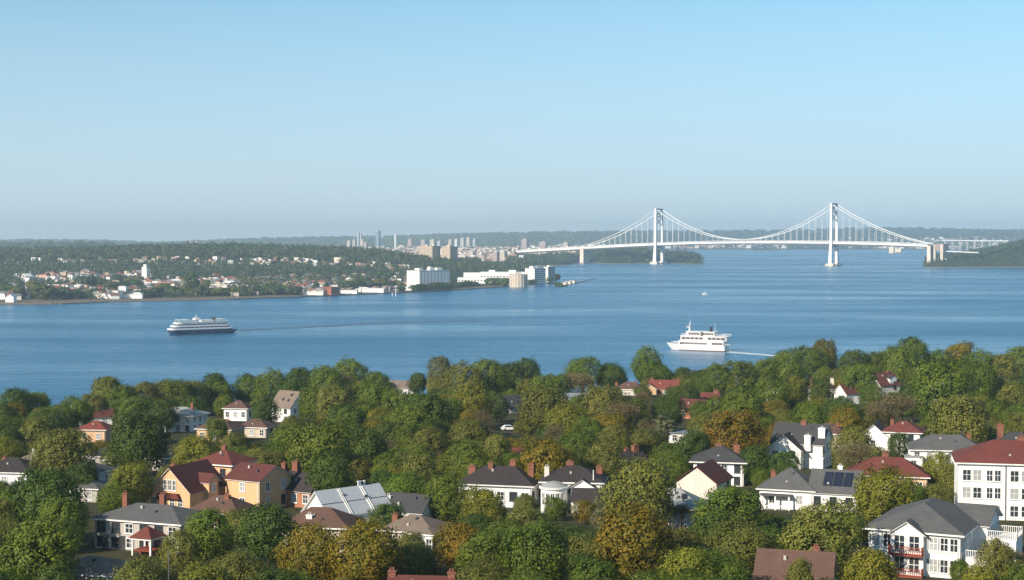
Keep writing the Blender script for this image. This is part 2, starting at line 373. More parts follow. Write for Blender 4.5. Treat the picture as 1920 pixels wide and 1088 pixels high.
def chimney(root, x, y, z0, z1, w=.7, m=None, pots=2):
    if pots: z1 -= .75; w *= 1.2
    c = MB(); c.box(x, y, z0, w, w*.8, z1-z0-.12); c.box(x, y, z1-.117, w+.16, w*.8+.16, .14)
    o = build('chimney', c, m or M_BRICK, root)
    for k in range(pots):
        q = MB(); q.lathe(x+(k-(pots-1)/2)*.32, y, [(.11, z1+.024), (.12, z1+.2), (.09, z1+.42)], 8); build('chimney_pot', q, M_CONC if m else M_BRICK, o)
    return o

HOUSES = []        # landmarks for the tree labels: px, D, half width px, short phrase
def block(root, x, y, w, d, h, roof, rise, wall, roofm, oh=.5, wins=(0, 0, 0), base=0.0, styles=('white', 'blind', 'white', 'dark', 'white', 'blind'), ws=(1.0, 1.45), trim=True):
    W = MB()
    axis = {'gx': 'x', 'gy': 'y'}.get(roof)
    Wm = WALL[wall]
    if axis: gable_wall(W, x, y, w, d, h, rise, axis)
    else: W.box(x, y, 0, w, d, h)
    build('wall', W, Wm, root)
    Rf = MB()
    if axis:
        gable_roof(Rf, x, y, w, d, h, rise, axis, oh, .14, .13); ro = build('roof', Rf, ROOF[roofm], root)
        if trim:
            T = MB(); gable_roof(T, x, y, w, d, h, rise, axis, oh, .01, .125, .05); build('fascia', T, M_TRIM, ro)
    elif roof == 'hip':
        hip_roof(Rf, x, y, w, d, h+.26, rise, oh+.05); ro = build('roof', Rf, ROOF[roofm], root)
        if trim:
            T = MB(); T.box(x, y, h+.01, w+2*oh, d+2*oh, .245); build('fascia', T, M_TRIM, ro)
    else:
        Rf.box(x, y, h+.003, w+2*oh, d+2*oh, .22); ro = build('roof', Rf, ROOF[roofm], root)
    if roof in ('gx', 'hip') and w > 6.5:
        for q in range(2):
            fx = (q-.5)*(w*.34 if roof == 'gx' else max(.8, (w-d)*.5))+.3; fy = -d*(.16+.1*((int(w*7)+q) % 3)); V = MB(); V.box(x+fx, y+fy, h+rise*(1+2*fy/d)+.15, .34, .34, .55); build('roof_vent', V, M_DARKMETAL if q else M_CONC, ro)
        V = MB(); V.box(x+w/2-.25, y-d/2-.07, 0, .11, .11, h); build('downpipe', V, M_TRIM, root)
    st = max(1, int(h/2.15)) if h < 5.5 else int(h/2.7)
    k = 0
    for face, n in zip((0, 1, 3), wins):
        for s in range(st):
            for i in range(n):
                L = w if face == 0 else d
                q = -L/2 + L*(i+.5)/n + ((i*37+s*11) % 5-2)*.04
                z = base + h*(s+.55)/st
                pos = (x+q, y-d/2, z) if face == 0 else (x+w/2, y+q, z) if face == 1 else (x-w/2, y-q, z)
                window(root, *pos, face, ws[0], min(ws[1], h/st*.6), styles[k % len(styles)]); k += 1
    return ro
def house(name, label, px, D, yaw, blocks, chims=(), lm=None, hw=40, cat='house', sink=0.0):
    x = X_of(px, D); z = float(ground(x, D)) - sink
    r = link(name, None, None, (x, D, z), R(yaw), label=label, category=cat, group='houses on the wooded slope')
    first = None
    for b in blocks:
        b = dict(b); ro = block(r, **b)
        first = first or ro
    for c in chims: chimney(first, *c[:4], **(c[4] if len(c) > 4 else {}))
    if lm: HOUSES.append((px, D, hw, lm))
    return r
def B(x, y, w, d, h, roof, rise, wall, roofm, **k): return dict(x=x, y=y, w=w, d=d, h=h, roof=roof, rise=rise, wall=wall, roofm=roofm, **k)
def pavilion(root, x, y, w, h, rise, roofm):
    p = MB(); p.box(x, y, -.15, w, w, .164); pr = build('porch', p, M_CONC, root)
    for sx in (-1, 1):
        for sy in (-1, 1): p = MB(); p.box(x+sx*(w/2-.15), y+sy*(w/2-.15), .017, .24, .24, h-.02); build('porch_post', p, M_TRIM, pr)
    p = MB(); p.box(x, y, 0.02, w-.6, .12, .9); p.box(x, y, .95, w-.2, w-.2, .12); build('porch_rail', p, M_REDWOOD, pr)
    p = MB(); p.box(x, y, h+.003, w+.3, w+.3, .25); build('porch_frieze', p, M_TRIM, pr)
    p = MB(); hip_roof(p, x, y, w, w, h+.26, rise, .3); build('porch_roof', p, ROOF[roofm], pr)
    return pr
def balcony(root, x, y, z, w, d, m, face=0, h=1.0, step=.28):
    """platform against the wall point (x,y), railing with balusters"""
    p = MB(); p.box(0, -d/2-.01, -.18, w, d, .18)
    def rail(a, b):
        a, b = Vector(a), Vector(b); p.bar(a+Vector((0,0,h)), b+Vector((0,0,h)), .10, .08); p.bar(a+Vector((0,0,.12)), b+Vector((0,0,.12)), .07, .06)
        n = max(2, int((b-a).length/step))
        for i in range(n+1):
            q = a.lerp(b, i/n); big = i in (0, n); p.box(q.x, q.y, .004, .14 if big else .07, .14 if big else .07, h+(.1 if big else -.05))
    rail((-w/2+.08, -d+.08, 0), (w/2-.08, -d+.08, 0)); rail((-w/2+.08, -d+.3, 0), (-w/2+.08, -.12, 0)); rail((w/2-.08, -d+.3, 0), (w/2-.08, -.12, 0))
    return build('balcony', p, m, root, loc=(x, y, z), rz=face*math.pi/2)
def skylights(root, pts, w=.8, h=1.1):
    for x, y, z, rx, rz in pts:
        p = MB(); p.box(0, 0, 0, w, h, .12); o = build('skylight', p, M_GLASS, root, loc=(x, y, z)); o.rotation_euler = (rx, 0, rz)

# --- lower left
h = house('cream_house', 'two-storey cream house under a wide grey roof with a red-roofed porch at its front', 286, 243, -22,
    [B(0, 0, 15, 9, 4.4, 'hip', 1.8, 'stone', 'grey', wins=(6, 2, 2), styles=('dark', 'dark', 'white'), ws=(1.25, 1.6))],
    [(-6.2, 1.5, 5.2, 8.2), (-.5, 3, 5.6, 8.1, dict(pots=3))], 'the cream house with the red porch', 90)
pavilion(h, 3.2, -6.4, 3.4, 2.6, 1.6, 'red')
for x in (-5.6, -2.6): # doors of the ground floor
    p = MB(); p.box(x, -4.53, .02, 1.1, .06, 2.2); build('door', p, M_DARKMETAL, h)
house('low_roofed_house', 'low house with a grey-brown roof at the lower edge, below the cream house', 170, 206, -15, [B(0, 0, 8.5, 7, 3.3, 'hip', 1.5, 'beige', 'taupe', wins=(3, 1, 1))], (), 'the low house below the cream house', 45)
# --- orange group
h = house('orange_gabled_house', 'orange house with a steep front gable, three tall windows and red awnings', 350, 285, -25,
    [B(0, 0, 8.4, 10.5, 3.9, 'gy', 3.9, 'orange', 'maroon', oh=.45), B(3.4, 0.6, 3.2, 2.8, 5.1, 'gx', 1.1, 'orange', 'maroon', oh=.35, wins=(0, 1, 0))],
    [(-.9, -3, 6.0, 8.9)], 'the orange gabled house', 45)
for x in (-.95, 0, .95): window(h, x, -5.25, 4.9, 0, .6, 1.7)
window(h, -3.3, -5.25, 2.0, 0, .8, 1.1)
for i, x in enumerate((-1.2, .5, 2.2)): window(h, x, -5.25, 1.9, 0, .9, 1.1)
for x, w in ((-3.3, 1.7), (.5, 5.0)):
    p = MB(); p.prism([(-w/2, 2.65), (w/2, 2.65), (w/2*.8, 3.5), (-w/2*.8, 3.5)], -6.1, -5.26); build('awning', p, ROOF['red'], h)
house('orange_hipped_house', 'tall orange block under a red hipped roof with one chimney, rising behind the gabled house', 420, 304, -25,
    [B(0, 0, 7.8, 7.2, 6.1, 'hip', 2.2, 'orange', 'red', oh=.7, wins=(2, 3, 0))], [(-.4, .3, 7.6, 9.9)], 'the orange hipped house', 50)
house('orange_flat_fronted_house', 'plain orange house with a brown-red roof and a shaded brown side wall', 483, 287, -30,
    [B(0, 0, 7.4, 8.8, 5.4, 'gx', 2.1, 'orange', 'maroon', oh=.4, wins=(1, 2, 0))], [(3.2, 3.2, 6, 8.4)], 'the plain orange house', 55)
house('low_brown_house', 'low brown hip-roofed house with a stubby chimney in front of the orange houses', 415, 264, -20,
    [B(0, 0, 9, 6.5, 2.5, 'hip', 2.3, 'tan', 'brown', oh=.5, wins=(3, 1, 1))], [(1.2, -.6, 3.4, 6)], 'the low brown house', 45)
house('dark_gabled_house', 'dark gabled house standing in shade just beside the plain orange house', 573, 290, -30,
    [B(0, 0, 7, 7, 3.1, 'gx', 2.5, 'brick', 'dark', oh=.4, wins=(3, 2, 0))], [(-3.1, 1, 3.4, 8.2, dict(w=1.0))], 'the dark shaded house', 30)
house('tall_chimney_house', 'house with a very tall cream chimney stack, half hidden above a tree', 600, 328, -15,
    [B(0, 0, 8, 7, 4.3, 'gx', 2.2, 'tan', 'dark', oh=.35, wins=(2, 1, 1))], [(-3.9, -2, 3, 7.9, dict(w=1.15, m=WALL['cream'])), (3.4, 0, 4.5, 7.6), (-2.5, -3.1, 2, 6.2, dict(w=.9, m=WALL['cream']))], 'the tall cream chimney', 30)
h = house('metal_roofed_house', 'white gabled house with a long pale blue-grey panelled metal roof', 650, 261, 42,
    [B(0, 0, 12.0, 6.8, 3.2, 'gx', 3.3, 'white', 'metal', oh=.5, wins=(3, 0, 1)), B(.6, -4.9, 10.6, 3.0, 2.0, 'flat', .2, 'cream', 'metal', oh=.35, wins=(4, 0, 0), ws=(1.2, .9))],
    (), 'the white house with the metal roof', 70)
kk = 3.3/3.4
for x in (-2.1, -1.75, 2.3, 2.7):
    p = MB(); p.bar((x, -3.8, 3.2-kk*.4+.36), (x, -.15, 3.2+kk*3.25+.36), .13, .12); build('roof_rail', p, M_TRIM, h)
p = MB(); p.bar((-6.4, -2.0, 3.2+kk*1.4+.33), (6.4, -2.0, 3.2+kk*1.4+.33), .10, .07); build('roof_seam', p, M_DORMER, h)
for x in (2.2, 2.6, 3.4): chimney(h, x, .0, 6.5, 7.5, .22, M_TRIM, 0)
house('brown_roofed_house', 'low brown-roofed house with a short white chimney in front of the metal-roofed house', 600, 241, -12,
    [B(0, 0, 10, 7, 3.7, 'hip', 2.3, 'beige', 'brown', oh=.6, wins=(3, 1, 1))], [(-1, -2.2, 4.2, 6.2, dict(w=.75, m=M_TRIM))], 'the brown roof below the metal-roofed house', 55)
house('grey_cottage', 'small grey-roofed cottage with a white end wall and white chimney', 768, 264, -24,
    [B(0, 0, 7.2, 6, 2.9, 'gx', 2.2, 'white', 'slate', oh=.4, wins=(2, 2, 0))], [(-3.4, -1, 3.6, 5.7, dict(w=.8, m=M_TRIM))], 'the small grey-roofed cottage', 38)
house('taupe_cottage', 'grey-brown bungalow with a white-framed glazed porch at its corner', 778, 243, -20,
    [B(0, 0, 8.5, 7, 2.7, 'hip', 1.9, 'beige', 'taupe', oh=.5, wins=(2, 1, 1)), B(3.0, -3.4, 3.8, 3.2, 2.75, 'hip', .7, 'white', 'taupe', oh=.3, wins=(3, 2, 1), ws=(.8, 1.5))],
    [(-3, -.6, 3.6, 5.5)], 'the bungalow with the glazed porch', 55)
house('red_ridged_house', 'red-brown roof with a brick chimney at each end, cut by the lower edge', 790, 188, -6,
    [B(0, 0, 7.4, 7, 3.3, 'gx', 2.4, 'brick', 'maroon', oh=.3, wins=(3, 1, 1))], [(-3.5, 0, 4.5, 7.2), (3.5, 0, 4.5, 7.2)], 'the red ridge at the lower edge', 55)
# --- centre
house('long_dark_roofed_house', 'long white house under a nearly black hipped roof carrying four brick chimneys', 938, 291, -14,
    [B(0, 0, 13.4, 8, 3.9, 'hip', 2.8, 'pale', 'dark', oh=.6, wins=(6, 3, 0), styles=('dark', 'white'), ws=(1.2, 1.4))],
    [(-5, -.6, 4.6, 7.5, dict(w=1.1)), (-1.6, -.6, 5.8, 8.2), (2.2, .8, 6.2, 8.6, dict(w=.9)), (5.6, .4, 5, 8.2, dict(w=.9))], 'the long dark-roofed house', 75)
h = house('turret_house', 'dark-roofed white house with a round white turret under a shallow conical roof', 1072, 283, -8,
    [B(.2, 2.2, 10.5, 8, 5.0, 'hip', 2.3, 'white', 'dark', oh=.5, wins=(3, 2, 1)), B(4.0, -3.9, 6.2, 5.4, 2.6, 'gx', 1.7, 'white', 'dark', oh=.4, wins=(2, 1, 1)), B(2.2, -1.6, 4, 3, 4.5, 'gy', 1.2, 'white', 'slate', oh=.35)],
    [(-4.4, .6, 5.5, 8.2, dict(m=WALL['cream'])), (-.6, 3.4, 6.4, 8.8, dict(w=1.1)), (4.6, 3.4, 6, 8, dict(w=.9))], 'the white round turret', 65)
p = MB(); p.lathe(-2.7, -3.2, [(2.3, 0), (2.3, 4.3)], 28); t = build('turret', p, WALL['white'], h)
p = MB(); p.lathe(-2.7, -3.2, [(2.34, 4.303), (2.6, 4.34), (2.66, 4.65), (2.5, 4.7)], 28); build('cornice', p, M_TRIM, t)
p = MB(); p.lathe(-2.7, -3.2, [(2.45, 4.703), (1.2, 5.35), (.05, 5.6)], 28); build('turret_roof', p, ROOF['light'], t)
for a in (-135, -112, -90, -68, -45):
    aa = R(a); f_, p_ = win_meshes(.55, 2.0, 'white'); o = link('window', f_, t, (-2.7+2.29*math.cos(aa), -3.2+2.29*math.sin(aa), 2.7), aa+math.pi/2); link('pane', p_, o)
p = MB(); p.tube([(4.0, -1.6, 3.8), (4.0, -1.6, 7.4)], [.14, .08], 8); build('flue', p, M_TRIM, h)
house('white_gabled_cottage', 'brown-roofed cottage with a bright white gable and two brick stacks', 1172, 326, 32,
    [B(0, 0, 8, 5.4, 3.4, 'gx', 2.3, 'white', 'dark', oh=.3, wins=(2, 0, 1)), B(-5.4, -1, 4.5, 5, 2.2, 'gx', 1.2, 'white', 'slate', oh=.3, wins=(1, 0, 0))],
    [(-2.6, 0, 5.2, 7.4), (2.6, 0, 5.2, 7.8, dict(w=1.0)), (1.4, 1.2, 4.5, 7)], 'the bright white gable', 50)
house('slate_hipped_house', 'white house with a broad slate hip roof and a brick chimney at each ridge end', 1352, 322, -12,
    [B(0, 0, 9.8, 8.6, 4.7, 'hip', 2.5, 'white', 'slate', oh=.8, wins=(4, 2, 1), styles=('white', 'dark'))], [(-.3, .5, 6.6, 8.6, dict(w=1.0)), (3.2, .6, 5.6, 8.4, dict(w=1.0))], 'the broad slate hip roof', 50)
house('beige_gabled_house', 'windowless beige gable under a brown roof', 1322, 284, -24,
    [B(0, 0, 7.2, 9, 5.3, 'gy', 2.7, 'cream', 'maroon', oh=.4, wins=(0, 2, 0), trim=False)], (), 'the blank beige gable', 45)
h = house('pale_roofed_house', 'house with a pale grey-green roof and a skylight, tucked between trees', 1268, 264, -12,
    [B(0, 0, 9, 7.5, 3.3, 'hip', 2.7, 'beige', 'light', oh=.5, wins=(2, 1, 1))], (), 'the pale grey roof with the skylight', 45)
skylights(h, [(1.6, -2.0, 5.25, R(33), 0)])
# --- right
h = house('large_white_gabled_house', 'big white house with grey gables, two white stacks and a brick chimney', 1503, 352, -24,
    [B(0, 1.5, 11, 8.5, 5.6, 'gx', 3.5, 'white', 'slate', oh=.5, wins=(0, 3, 0)), B(-2.2, -3.4, 7.4, 5, 4.4, 'gy', 3.0, 'white', 'slate', oh=.5, wins=(2, 1, 0))],
    [(.4, 1.5, 8, 10.6, dict(w=1.0)), (5.0, -1.2, 4, 9.6, dict(w=1.2, m=WALL['white'])), (2.4, -3.2, 4, 8.1, dict(w=1.1, m=WALL['white']))], 'the big white house with two white stacks', 58)
house('brown_hipped_house', 'plain brown hip roof peeping out behind the white house with two stacks', 1556, 388, -10, [B(0, 0, 8, 7, 4.2, 'hip', 2.2, 'beige', 'brown', wins=(3, 1, 1))], [(2, 0, 5.4, 7.2)], 'the plain brown hip roof', 30)
h = house('red_and_grey_house', 'white house joining a red hip roof to a lower grey gable, with a round porch', 1697, 384, -20,
    [B(0, 0, 8.2, 7, 4.9, 'hip', 2.3, 'white', 'red', oh=.7, wins=(2, 3, 0)), B(-6.6, .6, 6.2, 7.6, 3.9, 'gy', 2.6, 'white', 'slate', oh=.5, wins=(1, 0, 0))], [(-2.8, 1, 6, 8.2)], 'the red and grey roofed house', 55)
p = MB(); p.lathe(1.2, -4.6, [(1.7, 0), (1.7, 2.2), (1.9, 2.25), (1.9, 2.5), (.1, 2.7)], 20); build('porch', p, M_TRIM, h)
h = house('long_grey_roofed_house', 'wide white house under a long plain grey hip roof with a tiny entrance gable', 1776, 349, -10,
    [B(0, 0, 15, 9, 4.3, 'hip', 2.8, 'white', 'grey', oh=.6, wins=(6, 2, 2)), B(1.4, -5.0, 3, 2, 3.2, 'gy', 1.3, 'white', 'grey', oh=.4), B(-7.0, -4.6, 3.6, 3, 3.0, 'flat', .2, 'white', 'light', oh=.15, wins=(1, 1, 1))],
    [(3.6, 1.5, 6, 8, dict(w=.5, m=M_DARKMETAL, pots=0)), (5, 2.5, 5.5, 8.0)], 'the wide grey hip roof', 72)
house('red_hipped_bungalow', 'bungalow under a large plain red hip roof with a brick chimney', 1668, 310, -12,
    [B(0, 0, 14.2, 9, 3.3, 'hip', 3.0, 'tan', 'red', oh=.6, wins=(5, 2, 1))], [(-.5, .8, 5.6, 8, dict(w=1.0))], 'the large red hip roof', 72)
h = house('white_apartment_house', 'tall white three-storey block with red hip roof and paired windows', 1914, 276, -12,
    [B(0, 0, 20.5, 12, 9.5, 'hip', 3.2, 'white', 'red', oh=.6)], [(.5, .5, 12, 14.2, dict(w=1.2))], 'the white block with the red roof', 115)
for s in range(3):
    for i, x in enumerate((-8.9, -7.2, -6.9+1.7, -5.2+1.3, -1.2, .6, 3.4, 5.0, 7.6)):
        window(h, x, -6.0, 1.7+s*2.95, 0, 1.25 if i not in (2, 3) else .9, 1.75, ('white', 'blind')[(i*3+s) % 4 == 1])
p = MB(); p.tube([(-2.6, -6.08, 0), (-2.6, -6.08, 9.4)], .09, 8); build('downpipe', p, M_DARKMETAL, h)
h = house('solar_roofed_house', 'grey-roofed house with dark solar panels, tall white chimney and white porch', 1523, 287, -20,
    [B(-3.6, 0, 9.4, 9, 3.4, 'hip', 3.2, 'white', 'grey', oh=.6, wins=(2, 0, 2)), B(4.6, .4, 8.0, 9.6, 3.5, 'gx', 3.1, 'white', 'grey', oh=.5, wins=(3, 3, 0), styles=('dark',))],
    [(1.2, 1.4, 4.5, 8.6, dict(w=1.5, m=WALL['white'], pots=0)), (4.8, 2.5, 5, 8.0, dict(w=.7, m=WALL['white'])), (-6.6, -.4, 5, 6.8)], 'the house with solar panels', 88)
for i in range(3):
    a = math.atan(3.1/4.8); p = MB(); p.box(0, 0, 0, 1.5, 3.6, .08); o = build('solar_panel', p, M_SOLAR, h, loc=(3.4+i*1.7, -1.9, 3.5+3.1*(1-(2.3)/4.8)+.38)); o.rotation_euler = (a, 0, 0)
for x in (-7.6, -5.2, -2.8): p = MB(); p.box(x, -6.0, 0, .26, .26, 2.6); build('porch_post', p, M_TRIM, h)
p = MB(); p.box(-5.2, -5.3, 2.603, 5.6, 1.9, .2); build('porch_roof', p, ROOF['grey'], h)
p = MB(); p.box(-5.2, -6.0, .85, 4.7, .08, .1); [p.box(-7.4+.3*i, -6.0, .02, .06, .06, .82) for i in range(15)]; build('porch_rail', p, M_TRIM, h)
# --- the villa in the lower right
h = house('white_villa', 'large white villa with grey hip roofs, red front balconies and white side terraces', 1745, 227, -27,
    [B(0, 0, 12.4, 17.5, 6.0, 'hip', 2.9, 'white', 'grey', oh=.7), B(-.7, -8.9, 4.4, 1.6, 6.0, 'gy', 1.5, 'white', 'grey', oh=.45), B(5.6, 5.2, 4.6, 9, 6.1, 'gx', 1.9, 'white', 'grey', oh=.5)],
    (), 'the white villa with red balconies', 130)
for s in range(2):
    z = 1.75+s*2.95
    for x in (-5.2, -3.6, 2.7, 4.1, 5.4): window(h, x, -8.75, z, 0, .95, 1.7, ('white', 'blind')[int(x*7) % 3 == 0])
    for x in (-1.7, .3): window(h, x, -9.7, z, 0, 1.3, 1.9, 'white')
    for y in (-7.4, -6.2, -4.8, -2.8): window(h, 6.2, y, z, 1, .8, 1.5)
    for y in (2.2, 3.5, 4.8, 6.1, 7.4, 8.7): window(h, 7.9, y, z, 1, .7, 1.5)
    for x in (-5.95, 1.95, 3.4): p = MB(); p.box(x, -8.79, z-.85, .36, .05, 1.7); build('shutter', p, M_CURTAIN, h)
    balcony(h, -.7, -9.71, .35+s*2.9, 4.6, 1.1, M_REDWOOD)
p = MB(); p.box(8.4, -4.6, 0, 4.2, 5.4, 2.75); tr = build('terrace', p, WALL['white'], h)
balcony(tr, 6.25, -4.6, 2.94, 5.4, 4.3, M_TRIM, 1)
p = MB(); p.box(10.0, 2.2, 0, 4, 5.0, 4.4); tr = build('terrace', p, WALL['white'], h)
balcony(tr, 8.0, 2.2, 4.59, 5.0, 4.1, M_TRIM, 1)
p = MB(); p.box(9.4, -.33, .02, 1.1, .06, 2.2); build('door', p, M_DARKMETAL, tr)
h = house('brown_cottage', 'brown-roofed cottage with one brick chimney at the lower edge beside the villa', 1496, 202, -16,
    [B(0, 0, 9, 8, 3.3, 'gx', 2.9, 'tan', 'brown', oh=.4, wins=(3, 2, 1))], [(2.4, .8, 5, 7.6)], 'the brown cottage at the lower edge', 62)
house('grey_roofed_house', 'grey-roofed house with a tall brick chimney, at the picture edge', 1908, 359, -10, [B(0, 0, 10, 8, 5, 'hip', 2.6, 'white', 'slate', wins=(3, 1, 1))], [(-3.4, -.4, 6, 10.2, dict(w=1.1)), (4, 0, 6, 8.5)], 'the tall brick chimney', 45, sink=.8)
house('white_gabled_red_house', 'white-gabled house with a dark red roof and grey dormer by the far trees', 1657, 582, 30,
    [B(0, 0, 9, 7.4, 4.6, 'gx', 3.8, 'cream', 'maroon', oh=.5, wins=(2, 0, 2)), B(1.6, -2.4, 3.2, 2.4, 6.6, 'gy', .8, 'pale', 'slate', oh=.2, wins=(2, 0, 0), ws=(.8, .7))], [(2.5, 0, 7, 9.6, dict(w=1.0))], 'the white gable with the dormer', 30)
house('maroon_hipped_house', 'maroon-roofed house with three chimneys beside the yellow tree', 1545, 562, -8, [B(0, 0, 10, 8, 4.0, 'hip', 2.4, 'pale', 'maroon', wins=(3, 1, 1)), B(-1, -5.5, 7, 4, 2.6, 'hip', 1.5, 'brick', 'maroon', wins=(2, 0, 0))], [(-4, 0, 5, 8), (-1.5, -1, 5, 7.4), (3, 0, 5, 8.3, dict(m=WALL['cream'], w=1.0))], 'the maroon house with three chimneys', 30)
house('curved_gable_house', 'red-roofed house with a wide white gable and twin pots', 1597, 547, 28, [B(0, 0, 9, 6.4, 3.6, 'gx', 2.8, 'white', 'maroon', oh=.4, wins=(2, 0, 1))], [(-1, 0, 5.5, 8.4, dict(w=1.0))], 'the wide white gable with twin pots', 28)
house('small_white_gable_house', 'tiny white gable beside the yellow tree', 1448, 556, -24, [B(0, 0, 6, 6, 3.6, 'gy', 2.6, 'cream', 'brown', oh=.3, wins=(1, 1, 0))], (), 'the tiny white gable', 14)
house('russet_hipped_house', 'russet-roofed house with brick chimney near the water, among treetops', 1182, 590, -10, [B(0, 0, 10, 7, 3.5, 'hip', 2.3, 'cream', 'brown', wins=(3, 1, 1))], [(-5, 0, 3, 6.5), (2, 0, 4.6, 7)], 'the russet waterside roof', 32, sink=1.3)
house('red_waterside_house', 'bright red gabled roof near the water, under the tall round tree', 1247, 596, -8, [B(0, 0, 10.5, 7, 3.7, 'gx', 2.5, 'brick', 'brightred', wins=(3, 1, 1)), B(-5, -4, 4.4, 4, 3.6, 'gy', 1.5, 'tan', 'brown', wins=(1, 1, 0))], [(-4.6, 0, 5, 7.8), (5, 0, 5, 7.4)], 'the bright red waterside roof', 32, sink=1.3)
house('brown_ridge_house', 'long brown roof with end chimneys at the gap of open water', 755, 592, -14, [B(0, 0, 10.5, 7, 2.8, 'gx', 2.2, 'pale', 'taupe', oh=.4, wins=(3, 2, 1))], [(-4.6, -.6, 4, 6, dict(m=WALL['white'])), (3.6, 0, 4.5, 6.3)], 'the long brown roof by the water gap', 30)
h = house('steep_brown_house', 'steep brown roof with skylights over a white half-hidden house', 543, 474, -38, [B(0, 0, 8, 7.8, 4.4, 'gx', 4.2, 'white', 'taupe', oh=.4, wins=(2, 2, 0))], [(-1, .2, 8, 9.6, dict(w=.4)), (3.3, 0, 8, 9.4, dict(w=.4))], 'the steep brown roof', 32)
ka = math.atan(4.2/3.9); skylights(h, [(-.6, -2.2, 4.4+4.2*(1-2.2/3.9)+.32, ka, 0), (1.8, -2.4, 4.4+4.2*(1-2.4/3.9)+.32, ka, 0), (1.9, -1.0, 4.4+4.2*(1-1.0/3.9)+.32, ka, 0)], .7, .9)
house('white_villa_pale_roof', 'white house with pale grey roof, front gable and two small chimneys', 337, 443, -20, [B(0, 0, 12, 8, 4.3, 'hip', 1.9, 'white', 'light', oh=.7, wins=(4, 3, 1)), B(-1.2, -5, 4.6, 3, 3.6, 'gy', 1.6, 'white', 'light', oh=.5, wins=(2, 0, 0))], [(-2, 0, 5.4, 7.2), (3.6, 0, 5.2, 8.2, dict(w=.55))], 'the white house with the pale roof', 48)
house('small_brown_white_house', 'small brown-roofed white house overlooking the water', 446, 477, -10, [B(0, 0, 7, 6, 3.6, 'hip', 2, 'white', 'brown', wins=(3, 1, 1))], (), 'the small brown-roofed white house', 25)
house('brown_hipped_cottage', 'tan cottage under a wide brown hip roof, in front of the pale-roofed house', 412, 411, -18, [B(0, 0, 9.6, 7.4, 3.3, 'hip', 2.2, 'tan', 'brown', wins=(3, 2, 1))], [(2, 0, 4.8, 6.2)], 'the wide brown hip roof', 42)
house('low_brown_cottage', 'low brown-roofed cottage under the steep brown roof', 480, 424, -15, [B(0, 0, 8, 6.4, 2.6, 'hip', 1.9, 'beige', 'brown', wins=(3, 1, 1))], (), 'the low brown cottage', 30)
house('bright_red_cottage', 'small tan cottage with a bright red roof', 178, 409, -8, [B(0, 0, 7, 6, 3.3, 'hip', 1.9, 'tan', 'brightred', wins=(2, 1, 1))], (), 'the bright red cottage', 28)
house('dark_red_cottage', 'dark red roof with a white end wall above the bright red cottage', 172, 458, 24, [B(0, 0, 10, 6, 2.6, 'gx', 1.8, 'white', 'maroon', oh=.4, wins=(2, 0, 1))], [(2, 0, 4, 5.3, dict(m=WALL['white'], w=1.0))], 'the dark red cottage', 40)
house('slate_edge_house', 'dark-roofed pale house cut by the picture edge', 22, 318, -10, [B(0, 0, 10, 8, 3.1, 'hip', 2.3, 'pale', 'dark', wins=(3, 2, 1))], [(-2, 0, 5, 6.2)], 'the dark-roofed house at the edge', 30)
house('taupe_roofed_house', 'grey-brown roof with a white chimney beside the dark edge house', 62, 335, -10, [B(0, 0, 7, 6, 2.9, 'hip', 1.6, 'beige', 'taupe', wins=(2, 1, 1))], [(0, -.6, 4, 6.2, dict(m=M_TRIM, w=.5))], 'the grey-brown roof with a white chimney', 22)
house('slate_house', 'dark grey hip-roofed house with two metal flues, standing in shade', 146, 315, -14, [B(0, 0, 9.4, 8, 3.2, 'hip', 2.1, 'pale', 'grey', oh=.7, wins=(3, 2, 1))], [(.4, 1, 5, 6.5, dict(w=.5, m=M_CONC)), (1.6, 1, 5, 6.7, dict(w=.6, m=M_CONC))], 'the grey house with two flues', 50)
house('lower_slate_house', 'low grey annex house in deep shade below the two-flue house', 164, 297, -14, [B(0, 0, 6.4, 6, 2.4, 'hip', 1.3, 'stone', 'grey', wins=(2, 1, 1))], (), 'the low grey annex', 30)
house('wide_slate_house', 'wide low slate hip roof between the red cottage and the orange houses', 276, 349, -10, [B(0, 0, 11, 8, 2.7, 'hip', 2.0, 'stone', 'slate', oh=.6, wins=(3, 2, 1))], [(-5, 2, 2.6, 4.6, dict(m=WALL['white']))], 'the wide low slate roof', 48)
house('narrow_slate_house', 'small slate roof mostly hidden by the columnar tree', 195, 352, -10, [B(0, 0, 6.5, 6, 2.5, 'hip', 1.5, 'stone', 'slate', wins=(2, 1, 1))], (), None)
house('pale_flat_roofed_house', 'pale bluish roof glimpsed in a gap between two olive trees', 1080, 520, 0, [B(0, 0, 7, 6, 3.6, 'gx', 1.4, 'pale', 'blue', wins=(2, 1, 1))], (), 'the pale bluish roof', 20)
house('shaded_blue_house', 'dark bluish-roofed house in shade within the wood', 956, 505, 38, [B(0, 0, 8, 7, 2.6, 'gx', 2.6, 'stone', 'slate', wins=(2, 2, 0))], (), 'the bluish house in the wood', 20)
house('shaded_red_house', 'dark red roof lying in shade behind the dark oak', 1302, 484, -30, [B(0, 0, 7.5, 6.5, 3.0, 'gx', 2.5, 'brick', 'maroon', wins=(2, 1, 0))], (), 'the shaded dark red roof', 25)
house('small_red_roof_house', 'small red roof with a square brick stack above the shaded red roof', 1333, 530, -10, [B(0, 0, 5.5, 5, 2.8, 'gx', 1.7, 'brick', 'red', wins=(2, 1, 0))], [(1.8, 0, 3.6, 6.2, dict(w=1.3))], 'the small red roof', 16)
house('red_sliver_house', 'low red roof showing as a sliver between two crowns', 946, 352, -6, [B(0, 0, 6.5, 6, 2.4, 'gx', 1.6, 'brick', 'red', wins=(2, 1, 0))], (), 'the red roof sliver', 22)
